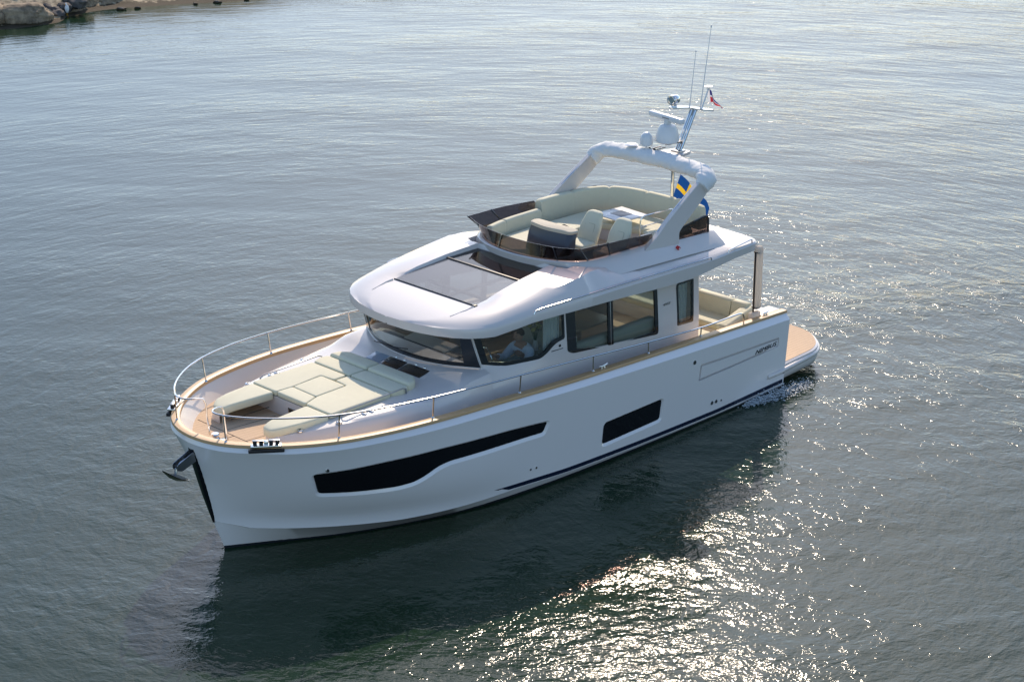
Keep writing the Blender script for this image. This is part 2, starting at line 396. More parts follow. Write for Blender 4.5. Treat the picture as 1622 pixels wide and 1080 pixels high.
WIN1 = [(12.20,1.60),(12.03,1.18),(11.5,1.125),(10.75,1.065),(10.46,1.085),(10.28,1.15),(10.02,1.28),(9.78,1.315),(7.58,1.195),(7.50,1.395),(8.5,1.50),(9.985,1.612),(11.2,1.632)]
WIN2 = [(5.96,.885),(4.35,.905),(4.345,.475),(5.935,.44)]
PANEL = [(3.31,1.325),(.74,1.18),(.72,.985),(3.31,.98)]
def grow(poly, d, dz=0):
    return [(x, z+dz) for x, z in inset(poly, -d)]
def cutter(poly, s, depth, flare, dz):
    inn = poly; out = grow(poly, flare, dz); n = len(inn); mb = MB()
    v, fs = cdt(dens(inn, .2), (), .3)
    A = [(x, s*(ysurf(x, z)-depth), z) for x, z in inn]; O0 = [(x, s*(ysurf(x, z)+.003), z) for x, z in out]; O = [(x, s*(ysurf(x, z)+.2), z) for x, z in out]
    m2 = MB(); k = len(inn)
    m2.add(A+O0+O, [(i, (i+1) % k, k+(i+1) % k, k+i) for i in range(k)]+[(k+i, k+(i+1) % k, 2*k+(i+1) % k, 2*k+i) for i in range(k)])
    # caps by CDT on the same outline
    def capf(pts2, f):
        v, fs = [Vector(p) for p in pts2], None
        vv, e, ff, *_ = delaunay_2d_cdt(v, [(i, (i+1) % k) for i in range(k)], [], 0, 1e-6)
        ff = [t for t in ff if inside(sum((vv[i] for i in t), Vector((0, 0)))/3, pts2)]
        m2.add([f(p.x, p.y) for p in vv], ff)
    capf(inn, lambda x, z: (x, s*(ysurf(x, z)-depth), z)); capf(out, lambda x, z: (x, s*(ysurf(x, z)+.2), z))
    o = m2.build("cutter", [M['hullw']], None, 0); return o
W1 = dens(fillet(WIN1, [.06,.06,.1,.12,.12,.2,.12,.15,.05,.05,.2,.2,.2]), .12); W2 = dens(fillet(WIN2, .07), .12)
PN = dens(fillet(PANEL, .03), .12)
cuts = []
for s in (1, -1):
    for poly, dep, fl, dz in ((W1, .045, .05, -.018), (W2, .045, .045, -.012), (PN, .09, .006, 0)):
        cuts.append(cutter(poly, s, dep, fl, dz))
for c in cuts:
    md = hull.modifiers.new("b", 'BOOLEAN'); md.operation = 'DIFFERENCE'; md.object = c; md.solver = 'EXACT'
me = evalmesh(hull); hull.modifiers.clear(); hull.data = me
for c in cuts: bpy.data.objects.remove(c)
me.polygons.foreach_set("use_smooth", [True]*len(me.polygons)); me.set_sharp_from_angle(angle=R(20))

def hullplate(name, poly, s, d0, d1, m, step=.2, parent=None):
    mb = MB(); sheet(mb, poly, [], lambda x, z, d: (x, s*(ysurf(x, z)+d0-(d0-d1)*(1 if d else 0)), z), 1, step)
    return mb.build(name, m, parent or hull, 30)
for s in (1, -1):
    hullplate("hull_window", inset(W1, .004), s, -.030, -.06, M['hullglass'])
    hullplate("hull_window", inset(W2, .004), s, -.030, -.06, M['hullglass'])
    # inner fielded part of the engraved side panel stands back out to the hull surface
    hullplate("side_panel", inset(PN, .04), s, .001, -.08, M['hullw'])
    # navy stripe just above the chine
    xs = np.linspace(.46, 9.85, 60); mb = MB()
    def chz(x): return ip(x, [c[0] for c in CHI], [c[2] for c in CHI])
    lo = []; hi = []
    for x in xs:
        wdt = .085*min(1, (9.85-x)/1.2+.02); z0 = chz(x)+.012
        lo.append((x, s*(ysurf(x, z0)+.004), z0)); hi.append((x, s*(ysurf(x, z0+wdt)+.004), z0+wdt))
    mb.grid([lo, hi]); mb.grid([[(a, b-.01*s, c) for a, b, c in lo], lo]); mb.grid([hi, [(a, b-.01*s, c) for a, b, c in hi]])
    mb.build("hull_stripe", M['navy'], hull)
    # boot top at the waterline
    mb = MB(); lo = []; hi = []
    for p, c in zip(L1, L2):
        t = .05/max(c[2], .1) if c[2] > .06 else .4
        t = min(t, .6); u = p*(1-t)+c*t
        lo.append((p[0], s*(p[1]+.004), -.03)); hi.append((u[0], s*(u[1]+.005), u[2]))
    mb.grid([lo, hi]); mb.build("boot_top", M['boot'], hull)
    for (x, z, r) in ((3.53,1.44,.045),(2.79,.36,.04),(2.66,.357,.04),(2.5,.335,.022),(.60,.355,.028),(.47,.355,.042),(7.8,.52,.022),(7.66,.515,.022),(12.03,1.68,.035)):
        mb = MB(); y = ysurf(x, z)
        mb.tube([(x, s*(y-.02), z), (x, s*(y+.012), z)], r, 12, 0); mb.tube([(x, s*(y+.0125), z), (x, s*(y+.014), z)], r*.72, 12, 1)
        mb.build("skin_fitting", [M['steel'], M['rubber']], hull)
# stem guard
mb = MB(); zz = [.55,.8,1.1,1.4,1.7,2.0]
xs = [ip(z, [.3,.59,1.2,1.8,2.125], [13.05,13.14,13.325,13.47,13.52]) for z in zz]
hw = [.03,.05,.07,.09,.11,.12]
rows = [[(x-.10, -h*1.1, z), (x+.012, -h*.55, z), (x+.02, 0, z), (x+.012, h*.55, z), (x-.10, h*1.1, z)] for x, z, h in zip(xs, zz, hw)]
mb.grid(rows); mb.build("stem_guard", M['frame'], hull)

# cap rail
mb = MB(); full = lambda L: [(p[0], p[1], p[2]) for p in L]+[(p[0], -p[1], p[2]) for p in L[::-1][1:]]
prof = [(-.006, .0), (-.022, .012), (-.022, .045), (-.012, .058), (.04, .062), (.118, .062), (.130, .052), (.130, .0)]
rows = []
for d, z in prof:
    l = offs(L5, d) if d > 0 else None
    if l is None:
        l = L5.copy()
        for i in range(NS):
            a = L5[max(i-1, 0)]; b = L5[min(i+1, NS-1)]; t = np.array([b[0]-a[0], b[1]-a[1]]); t /= np.linalg.norm(t)
            if i == NS-1: t = np.array([0, -1.0])
            l[i, 0] += t[1]*d; l[i, 1] += -t[0]*d
        l[-1, 1] = 0
    l = l.copy(); l[:, 2] = L5[:, 2]+z; rows.append(full(l))
mb.grid(rows)
for k in (0, -1): mb.add([r[k] for r in rows], [tuple(range(len(rows)))])
mb.build("gunwale_cap", M['teakcap'], hull, 40)

# ---------------------------------------------------------------- foredeck trunk
YB = ([12.46,12.38,12.1,11.7,11.08,10.5,9.67,9.2,8.3], [.80,.90,1.06,1.22,1.42,1.56,1.69,1.72,1.74])
def yb(x): return ip(x, *YB)
def ztr(x): return ip(x, [12.5,11.4,9.6,9.1,8.75,8.3], [2.16,2.20,2.22,2.26,2.36,2.40])
def trunk_sec(x, yin=0.0):
    t = ztr(x); b = yb(x); k = ip(x, [8.3, 9.2, 10], [.22, .2, .14])
    pts = [(yin, t), (max(yin+.02, b-.28), t), (b-.28+.5*(.28-.05), t-.012), (b-.06, t-.035*k/.14), (b-.018, t-.085*k/.14), (b+.005, t-.15*k/.14), (b+.04, 1.93), (b+.055, 1.76), (b+.055, 1.3)]
    return pts
mb = MB()
xsb = [11.39,11.2,10.9,10.5,10.0,9.6,9.3,9.1,8.9,8.75,8.55,8.3]
rows = []
for x in xsb:
    sct = trunk_sec(x); rows.append([(x, -y, z) for y, z in sct[::-1]]+[(x, y, z) for y, z in sct[1:]])
mb.grid(rows)
mb.add(rows[0], [tuple(range(len(rows[0])))])
for s in (1, -1):
    ax = [11.39,11.7,12.0,12.25,12.38,12.44]; rows = []
    for i, x in enumerate(ax):
        yin = ip(x, [11.39,12.2,12.44], [.46,.54,.62]); sct = trunk_sec(x, yin)
        if i == len(ax)-1: sct = [(yin+.02+(y-yin-.02)*.9, z-.03 if z > 2 else z) for y, z in sct]
        rows.append([(x, s*y, z) for y, z in sct]+[(x, s*yin, 1.3)])
    mb.grid(rows); mb.add(rows[-1], [tuple(range(len(rows[-1])))])
trunk = mb.build("foredeck_trunk", [M['gel']], yacht, 38)
# seat-well lockers and window in the notch
mb = MB(); mb.box((11.397, .12, 1.98), (.012, .34, .17), r=.005); mb.build("well_window", M['hullglass'], trunk)
mb = MB(); mb.box((11.393, .12, 1.98), (.010, .40, .23), r=.004); mb.build("well_window_frame", M['steel'], trunk)
for s in (1, -1):
    mb = MB(); mb.tube([(11.5, s*.468, 2.02), (12.25, s*.562, 1.98)], .006, 6); mb.build("locker_seam", M['rubber'], trunk)
# sunpad cushions
sp = bpy.data.objects.new("sun_pad", None); COL.objects.link(sp); sp.parent = yacht
Zc = 2.215
def cush(name, polys, z0=Zc, z1=2.30, r=.022, crn=.05, zf=None, parent=sp, m=None):
    for p in polys:
        mb = MB(); pad(mb, p, z0, z1, r, crn, zf); mb.build(name, m or M['cush'], parent, 50)
G = .006
for s in (1, -1):
    # arm cushion, drooping over the nose
    mb = MB(); pad(mb, [(11.405, s*.43), (11.405, s*1.04), (12.0, s*.98), (12.32, s*.90), (12.47, s*.76), (12.45, s*.55), (12.3, s*.50)], 2.15, 2.285, .035, .07,
        lambda x, y: -.35*max(0, x-12.2)**1.4); mb.build("arm_cushion", M['cush'], sp, 50)
    cush("side_cushion", [[(11.395, s*.40), (11.395, s*1.05), (10.045, s*1.05), (10.045, s*.02+(-.1)), (10.335, s*.02-.1), (10.36, -.1+s*.345), (11.05, -.05+s*.325)]])
    cush("headrest_cushion", [[(10.02, s*.012-.06), (10.03, s*1.03), (9.82, s*1.10), (9.66, s*1.07), (9.66, s*.012-.06)]], z1=2.315)
    cush("headrest_cushion", [[(9.65, s*.012-.05), (9.65, s*1.06), (9.46, s*1.02), (9.32, s*.86), (9.31, s*.012-.05)]], 2.22, 2.36, .05, .06)
cush("front_cushion", [[(11.39, -.385), (11.39, .385), (11.07, .27), (11.05, -.37)]])
cush("insert_cushion", [[(11.045, -.365), (11.06, .265), (10.375, .235), (10.37, -.42)]], z1=2.303)
# grab rails and deck lights on the trunk
for s in (1, -1):
    mb = MB(); mb.tube([(11.2, s*1.08, 2.2), (11.17, s*1.11, 2.28), (11.08, s*1.125, 2.31), (9.85, s*1.125, 2.34), (9.77, s*1.12, 2.31), (9.75, s*1.11, 2.22)], .013, 8)
    mb.build("grab_rail", M['steeld'], trunk)
    for x, y in ((11.36, 1.22), (10.83, 1.25), (10.68, 1.27), (9.95, 1.42), (12.02, 1.0)):
        mb = MB(); z = ztr(x)
        mb.lathe([(.0, .014), (.03, .016), (.045, .012), (.055, 0), (.055, -.02)], (x, s*y, z), 14); mb.lathe([(0, .018), (.022, .018), (.022, .012)], (x, s*y, z), 10, 1)
        mb.build("deck_fitting", [M['steel'], M['rubber']], trunk)
# hatch behind the headrests
mb = MB(); mb.box((8.97, .23, 2.285), (.46, 1.30, .012), Matrix.Rotation(R(11), 3, 'Y'), r=.004); mb.build("hatch_frame", M['gel'], trunk)
for a, b, m_ in ((-.24, .215, 'hatch'), (.235, .80, 'hatch'), (-.62, -.26, 'hatchlid')):
    mb = MB(); mb.box((8.97, (a+b)/2, 2.297), (.40, b-a, .012), Matrix.Rotation(R(11), 3, 'Y'), r=.004); h = mb.build("deck_hatch", M[m_], trunk)
    for yy in ((a+b)/2-.1, (a+b)/2+.12):
        if m_ == 'hatch':
            mb = MB(); mb.lathe([(0, .012), (.02, .012), (.024, 0)], (8.88, yy, 2.325), 8); mb.build("hatch_latch", M['steel'], h)

# ---------------------------------------------------------------- house walls
def yh(x): return ip(x, [2.6,6.4,7.0,7.7,8.1,8.4,8.75], [1.70,1.70,1.685,1.625,1.57,1.515,1.44])
def sill(x): return ip(x, [2.6,6.4,7,7.8,8.4], [2.0,2.2,2.26,2.31,2.42])
def wally(x, z):
    top = yh(x)-.06*max(0, z-2.1)
    if x < 6.3: return top
    lo = top+(1.75-top)*min(1, (x-6.3)/.6); zs = sill(x); k = min(1, max(0, (zs-z)/max(.12, zs-2.08))); k = k*k*(3-2*k)
    return top*(1-k)+lo*k
WALL = [(2.65,1.2),(8.36,1.2),(8.36,2.415),(8.58,3.12),(2.65,3.12)]
SW1 = [(8.33,2.475),(7.83,2.33),(7.03,2.275),(6.86,2.335),(6.63,2.47),(6.40,2.50),(6.40,3.02),(8.50,3.08)]
SW23 = [(6.36,3.0),(3.86,2.86),(3.84,1.925),(6.2,2.165),(6.34,2.235)]
SW4 = [(3.32,2.80),(2.80,2.78),(2.82,1.92),(3.29,1.945)]
H1, H2, H4 = fillet(SW1, [.02,.12,.1,.1,.1,.05,.02,.02]), fillet(SW23, [.02,.09,.07,.1,.05]), fillet(SW4, [.09,.02,.02,.03])
def wmap(s, out=0.0): return lambda x, z, d: (x, s*(wally(x, z)+out-d), z)
walls = {}
for s in (1, -1):
    mb = MB(); sheet(mb, WALL, [inset(H, .012) for H in (H1, H2, H4)], wmap(s), .045, .22); wl = mb.build("cabin_wall", M['gel'], yacht, 30); walls[s] = wl
    def frame(name, outer, holes):
        mb = MB(); sheet(mb, outer, holes, wmap(s, .004), .03, .16); return mb.build(name, M['frame'], wl, 30)
    p1 = fillet([(8.20,2.50),(7.83,2.40),(7.05,2.345),(6.92,2.385),(6.69,2.535),(6.44,2.56),(6.44,2.985),(8.36,3.05)], [.03,.12,.1,.1,.1,.03,.02,.02])
    p2 = fillet([(6.12,2.97),(5.24,2.92),(5.25,2.04),(6.10,2.225)], .02); p3 = fillet([(5.10,2.91),(3.95,2.82),(3.93,1.99),(5.11,2.025)], [.02,.07,.05,.02])
    p4 = fillet([(3.26,2.76),(2.86,2.745),(2.875,1.985),(3.24,2.0)], [.06,.02,.02,.03])
    for outer, panes in ((H1, [p1]), (H2, [p2, p3]), (H4, [p4])):
        fr = frame("window_frame", outer, panes)
        for p in panes:
            mb = MB(); sheet(mb, inset(p, -.008), [], wmap(s, -.006), .008, .3); mb.build("window_pane", M['glass'], fr, 20)
    # silver strip on the front pillar and the centre mullion
    mb = MB()
    mb.tube([(x, s*(wally(x, z)+.012), z) for x, z in ((8.365, 2.46), (8.45, 2.75), (8.535, 3.03))], .011, 6); mb.build("pillar_strip", M['steel'], wl)
    mb = MB(); mb.tube([(5.175, s*(wally(5.175, z)+.006), z) for z in (2.06, 2.5, 2.9)], .007, 6); mb.build("mullion_strip", M['steel'], wl)
    # curtains
    for x0, x1, z0, z1 in ((6.44, 6.84, 2.3, 3.02), (2.88, 3.22, 1.75, 2.78)):
        mb = MB(); rows = []
        for z in (z0, z1):
            rows.append([(x, s*(wally(x, 2.6)-.10-.02*math.sin((x-x0)*70)), z) for x in np.linspace(x0, x1, 30)])
        mb.grid(rows); mb.grid([[(a, b-.004*s, c) for a, b, c in r] for r in rows]); mb.build("curtain", M['curtain'], yacht)
# numerals and little emblem
def text(body, size, shear, loc, xdir, ydir, m, name, parent, ext=.004, sx=1.0):
    cu = bpy.data.curves.new("t", 'FONT'); cu.body = body; cu.size = size; cu.shear = shear; cu.extrude = ext; cu.space_character = 1.05
    to = bpy.data.objects.new("t", cu); COL.objects.link(to); me = evalmesh(to); bpy.data.objects.remove(to)
    X = Vector(xdir).normalized(); Y = Vector(ydir); Y = (Y-X*Y.dot(X)).normalized(); Z = X.cross(Y)
    mt = Matrix((( X.x*sx, Y.x, Z.x, loc[0]), (X.y*sx, Y.y, Z.y, loc[1]), (X.z*sx, Y.z, Z.z, loc[2]), (0, 0, 0, 1)))
    me.transform(mt); me.materials.clear(); me.materials.append(m)
    o = bpy.data.objects.new(name, me); COL.objects.link(o); o.parent = parent; return o
for s in (1, -1):
    a = Vector((1.55, s*(ysurf(1.55, 1.03)+.010), 1.035)); b = Vector((.80, s*(ysurf(.80, 1.03)+.010), 1.035))
    if s < 0: a, b = b, a
    text("NIMBUS", .125, .35, a, b-a, (0, 0, 1), M['letter'], "hull_lettering", hull, .004, 1.55)
    a = Vector((3.70, s*(wally(3.7, 2.46)+.004), 2.44)); b = Vector((3.4, s*(wally(3.4, 2.46)+.004), 2.44))
    if s < 0: a, b = b, a
    text("495F", .07, 0, a, b-a, (0, 0, 1), M['steeld'], "cabin_numerals", walls[s], .004, 1.5)
    mb = MB(); z = 2.36
    mb.box((6.60, s*(wally(6.6, z)+.003), z-.025), (.30, .008, .014), Matrix.Rotation(R(-2), 3, 'Y')); mb.box((6.53, s*(wally(6.53, 2.41)+.003), 2.395), (.055, .008, .045), r=.003)
    mb.build("cabin_badge", M['letter'], walls[s])

# windscreen
WB = [(8.35,1.51,2.42),(8.63,.95,2.40),(8.76,.5,2.39),(8.80,0,2.385)]
WT = [(8.56,1.44,3.10),(8.80,.95,3.12),(8.92,.5,3.13),(8.95,0,3.13)]
def wsline(Wl, n=33):
    full_ = [(x, y, z) for x, y, z in Wl]+[(x, -y, z) for x, y, z in Wl[::-1][1:]]; return cr(full_, n)
b_, t_ = wsline(WB), wsline(WT)
def wsrow(t, off=0): return [tuple(b_[i]*(1-t)+t_[i]*t+np.array([off, 0, 0])) for i in range(len(b_))]
mb = MB(); mb.grid([wsrow(.0, .006), wsrow(.10, .006)]); mb.grid([wsrow(.0, -.02), wsrow(.0, .006)]); mb.grid([wsrow(.10, -.02), wsrow(.1, .006)])
ws = mb.build("windscreen_frame", M['frame'], yacht)
mb = MB(); mb.grid([wsrow(.0, -.004), wsrow(.5, -.004), wsrow(1.0, -.004)]); mb.build("windscreen", M['glass'], ws)
mb = MB(); mb.grid([wsrow(-.03, .02), wsrow(-.02, .03), wsrow(.0, .012)]); mb.build("windscreen_base", M['gel'], ws)
for s in (1, -1):
    for c_ in (.36,):
        mb = MB(); k = int((len(b_)-1)*(.5-s*.5*.0)) 
    mb = MB(); idx = 1 if s > 0 else len(b_)-2; j = 0 if s > 0 else len(b_)-1
    mb.grid([[tuple(b_[j]*(1-t)+t_[j]*t+np.array([.012, 0, 0])) for t in (0, .5, 1)], [tuple(b_[j+s*3]*(1-t)+t_[j+s*2]*t+np.array([.012, 0, 0])) for t in (0, .5, 1)]])
    mb.build("windscreen_pillar", M['frame'], ws)
# wipers
for y in (.75, -.25):
    mb = MB(); mb.tube([(8.84, y-.5, 2.455), (8.80, y, 2.46), (8.70, y+.25, 2.46)], .009, 6); mb.build("wiper", M['rubber'], ws)

# ---------------------------------------------------------------- hardtop
YE = ([9.2,9.17,9.1,9.0,8.87,8.7,8.5,8.3,7.6,6.5,1.6,1.34,1.24,1.18], [.02,.46,.80,1.10,1.36,1.58,1.73,1.82,1.94,1.98,1.98,1.975,1.94,1.86])
def ye(x): return ip(x, *YE)
def zc(x): return ip(x, [9.2,9.1,8.9,8.5,8.04,7.5,6.81,6.06], [3.20,3.235,3.275,3.33,3.37,3.44,3.51,3.545])
def ze(x): return ip(x, [9.2,8.6,8.0,7.4,5.2,2.67,1.3], [3.185,3.20,3.24,3.29,3.26,3.19,3.25])
def zs(x): return ip(x, [9.2,9.0,8.6,8.04,7.2,6.4,5.9,5.6,5.2,4.6,3,1.9,1.27], [3.2,3.25,3.315,3.40,3.51,3.59,3.635,3.64,3.57,3.47,3.40,3.34,3.28])
def zl(x): return ip(x, [9.2,8.3,7.9,7.5,6.7,5.2,4.2,3.2,2.55,1.9,1.27], [3.07,3.06,3.10,3.14,3.12,3.05,2.98,2.94,3.0,3.06,3.08])
def ysr(x): return ip(x, [8.04, 6.06], [1.06, .91])
XS = [9.2,9.17,9.1,9.0,8.87,8.7,8.5,8.3,8.045,8.04,7.8,7.5,7.15,6.81,6.4,6.06,6.02,5.96,5.75,5.4,5.0,4.5,4,3.5,3,2.5,2.1,1.95,1.93,1.6,1.34,1.24,1.18]
def cols(x):
    e = ye(x); c = zc(x); sh = zs(x); z_e = ze(x)
    if x > 5.97:
        ys = min(ysr(x), e*.55); lip = ip(x, [8.05,7.6,6.06,6.03], [0,.045,.09,.09])
        cc = c if x > 6.04 else 3.63
        if x <= 6.04: lip = 0
        ysh = min(ys+.22, e*.72)
        out = [(0, cc), (ys*.5, cc), (ys, cc), (ys+.03*min(1, e), cc+lip), (ysh, max(cc+lip, sh)), (e-.24*min(1, e/1.6), sh-.015), (e-.09*min(1, e/1.2), z_e+(sh-z_e)*.5), (e-.025*min(1, e), z_e+.03), (e, z_e-.02)]
    elif x >= 1.95:
        out = [(0, 3.2), (.5, 3.2), (1.1, 3.2), (1.24, 3.2), (1.30, sh), (e-ip(x, [4.5, 6], [.50, .26]), sh-.02), (e-.10, z_e+(sh-z_e)*.28), (e-.03, z_e+.012), (e, z_e-.02)]
    else:
        out = [(0, 3.29), (.5, 3.29), (1.1, 3.29), (1.24, 3.285), (1.3, 3.285), (e-.34, 3.28), (e-.1, 3.265), (e-.03, 3.25), (e, z_e-.03)]
    return out
def build_hardtop():
    T = []; B = []
    for x in XS:
        c = cols(x); half = [(x, y, z) for y, z in c]
        low = [(x, y*(1 if i < 8 else .995), min(zl(x)+(.02 if i < 8 else 0), z-.03)) for i, (y, z) in enumerate(c)]
        T.append([(a, -b, d) for a, b, d in half[::-1][:-1]]+half); B.append([(a, -b, d) for a, b, d in low[::-1][:-1]]+low)
    nr, nc = len(T), len(T[0]); mid = nc//2; i0, i1 = XS.index(8.04), XS.index(6.06); j0, j1 = mid-2, mid+2
    hole = lambda i, j: i0 <= i < i1 and j0 <= j < j1
    vs = [p for r in T for p in r]+[p for r in B for p in r]; N = nr*nc; fs = []; cnt = {}
    for i in range(nr-1):
        for j in range(nc-1):
            if hole(i, j): continue
            q = (i*nc+j, (i+1)*nc+j, (i+1)*nc+j+1, i*nc+j+1); fs += [q, tuple(k+N for k in q)[::-1]]
            for k in range(4):
                e = (q[k], q[(k+1) % 4]); cnt.setdefault(tuple(sorted(e)), []).append(e)
    for e in cnt.values():
        if len(e) == 1: a, b = e[0]; fs.append((a, b, b+N, a+N))
    mb = MB(); mb.add(vs, fs); return mb.build("hardtop", M['gel'], yacht, 33)
hardtop = build_hardtop()
# sunroof: glass panel, front and centre bars, aft pane tinted darker for the shade inside
def sunz(x): return zc(x)+.006
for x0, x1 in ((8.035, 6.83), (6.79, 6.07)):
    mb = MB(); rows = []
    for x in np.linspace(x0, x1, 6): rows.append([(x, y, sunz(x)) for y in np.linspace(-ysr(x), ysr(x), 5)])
    mb.grid(rows); mb.grid([[(a, b, c-.012) for a, b, c in r] for r in rows]); mb.build("sunroof_pane", M['roofglass' if x0 > 7 else 'roofshaded'], hardtop)
mb = MB(); mb.tube([(8.05, -1.06, sunz(8.05)+.004), (8.05, 1.06, sunz(8.05)+.004)], .012, 6); mb.box((8.05, 1.05, sunz(8.05)+.0), (.09, .07, .04), r=.01); mb.build("sunroof_front_bar", M['rubber'], hardtop)
mb = MB(); mb.box((6.81, 0, sunz(6.81)+.004), (.045, 1.93, .03), r=.008); mb.build("sunroof_centre_bar", M['rubber'], hardtop)
mb = MB(); mb.box((7.2, 0, 3.22), (1.8, .07, .05), r=.01); mb.box((7.35, .0, 3.21), (.06, 1.8, .05), r=.01); mb.build("sunroof_beam", M['dark'], hardtop)
for s in (1, -1):
    # hand rails on the roof edges
    mb = MB(); mb.tube([(7.46, s*1.93, 3.29), (7.43, s*1.94, 3.345), (7.3, s*1.95, 3.36), (5.2, s*1.965, 3.315), (2.72, s*1.965, 3.245), (2.66, s*1.965, 3.235), (2.65, s*1.965, 3.17)], .013, 8); mb.build("roof_rail", M['steel'], hardtop)
    mb = MB(); mb.tube([(2.14, s*1.95, 3.19), (2.12, s*1.95, 3.255), (1.46, s*1.95, 3.32), (1.42, s*1.95, 3.325), (1.41, s*1.95, 3.25)], .013, 8); mb.build("roof_rail", M['steel'], hardtop)
    # long moulded groove lines either side of the front panel
    mb = MB(); mb.tube([(8.09, s*1.06, zc(8.09)+.004), (8.25, s*1.07, 3.352), (8.62, s*1.02, 3.318)], [.022, .018, .004], 6); mb.build("roof_gutter", M['gel'], hardtop)

# ---------------------------------------------------------------- flybridge
fly = bpy.data.objects.new("flybridge", None); COL.objects.link(fly); fly.parent = yacht
half = [(1.95,1.40),(3.0,1.41),(4.2,1.41),(5.2,1.40),(5.55,1.32),(5.82,1.08),(6.03,.62),(6.10,0)]
cl = cr([(x, y, 0) for x, y in half]+[(x, -y, 0) for x, y in half[::-1][1:]], 81)
def coam_z(x): return ip(x, [1.9,2.1,3.1,4.0,5.4,6.1], [3.50,3.54,3.58,3.655,3.685,3.70])
rows = []
for k, (dout, zf_) in enumerate([(.34, lambda x: ip(x, [1.95,3,5.3,5.5,5.8,6.1],[3.27,3.33,3.42,3.50,3.545,3.55])), (.26, lambda x: coam_z(x)-.16), (.06, lambda x: coam_z(x)-.02), (.03, coam_z), (-.06, coam_z), (-.085, lambda x: coam_z(x)-.02), (-.10, lambda x: 3.15)]):
    r = []
    for i in range(len(cl)):
        a = cl[max(i-1, 0)]; b = cl[min(i+1, len(cl)-1)]; t = np.array([b[0]-a[0], b[1]-a[1]]); t /= np.linalg.norm(t)
        nrm = np.array([-t[1], t[0]])
        fr = min(1, max(0, (cl[i][0]-5.4)/.5)); d = dout*(1-.93*fr) if dout > .1 else dout
        x = cl[i][0]+nrm[0]*d; y = cl[i][1]+nrm[1]*d; r.append((x, y, zf_(cl[i][0])))
    rows.append(r)
mb = MB(); mb.grid(rows)
for k in (0, -1): mb.add([r[k] for r in rows], [tuple(range(len(rows)))])
coaming = mb.build("coaming", M['gel'], fly, 40)
mb = MB(); mb.box((3.85, 0, 3.21), (3.7, 2.50, .02)); mb.build("fly_floor", M['teakdeck'], fly, 0)
# smoked windscreen
bot = [(5.47,1.36,3.68),(5.80,1.06,3.69),(6.04,.6,3.695),(6.12,0,3.70)]
top = [(5.78,1.42,3.985),(5.93,1.0,3.96),(6.02,.5,3.95),(6.05,0,3.95)]
def mir(l): return [(x, y, z) for x, y, z in l]+[(x, -y, z) for x, y, z in l[::-1][1:]]
b2, t2 = cr(mir(bot), 41), cr(mir(top), 41)
mb = MB(); mb.grid([b2, (b2+t2)/2, t2]); mb.grid([b2-[.012, 0, 0], (b2+t2)/2-[.012, 0, 0], t2-[.012, 0, 0]]); mb.grid([t2, t2-[.012, 0, 0]])
fg = mb.build("fly_windscreen", M['flyglass'], fly)
for s in (1, -1):
    bs = cr([(5.47, s*1.365, 3.68), (4.7, s*1.385, 3.67), (3.9, s*1.385, 3.65)], 12); ts = cr([(5.80, s*1.47, 4.0), (4.8, s*1.545, 3.96), (3.92, s*1.55, 3.90)], 12)
    mb = MB(); mb.grid([bs, ts]); mb.grid([bs-[0, .012*s, 0], ts-[0, .012*s, 0]]); mb.grid([ts, ts-[0, .012*s, 0]])
    # raked aft corner
    e1 = np.array([3.72, s*1.40, 3.70]); mb.add([bs[-1], ts[-1], e1], [(0, 1, 2)])
    mb.build("fly_side_glass", M['flyglass'], fly)
    mb = MB(); mb.tube([tuple((bs[0]*(1-t)+ts[0]*t)) for t in (0, .5, 1)], .012, 6); mb.build("glass_joint", M['frame'], fg)
    mb = MB(); mb.tube([tuple((bs[4]*(1-t)+ts[4]*t)) for t in (0, .5, 1)], .018, 6); mb.build("glass_joint", M['frame'], fg)
mb = MB(); mb.tube([tuple(p+np.array([.006, 0, -.004])) for p in b2], .012, 6); mb.build("glass_seal", M['rubber'], fg)
for y in (-.30, .95):
    k = int(np.argmin(abs(b2[:, 1]-y))); mb = MB(); mb.tube([tuple(b2[k]*(1-t)+t2[k]*t+np.array([.01, 0, 0])) for t in (0, .5, 1)], .016, 6); mb.build("glass_joint", M['frame'], fg)
for s in (1, -1):
    mb = MB(); mb.tube([(3.25, s*1.60, 3.50), (3.25, s*1.66, 3.48)], .035, 12, 0); mb.tube([(3.25, s*1.66, 3.48), (3.25, s*1.664, 3.479)], .018, 10, 1); mb.build("round_badge", [mat("badge_red", (.55,.03,.03), .4), M['white']], fly)
# aft smoked side panels
for s in (1, -1):
    P4 = fillet([(3.12,3.56),(3.12,3.76),(2.30,3.87),(2.17,3.84),(2.16,3.52)], [.01,.02,.12,.08,.02])
    mb = MB(); sheet(mb, P4, [], lambda x, z, d: (x, s*(1.46-d), z), .012, .4); g = mb.build("fly_aft_glass", M['flyglass'], fly, 20)
    mb = MB(); mb.tube([(3.10, s*1.458, 3.765), (2.32, s*1.458, 3.868), (2.21, s*1.458, 3.86), (2.175, s*1.458, 3.80), (2.165, s*1.458, 3.53)], .022, 6); mb.build("panel_frame", M['frame'], g)

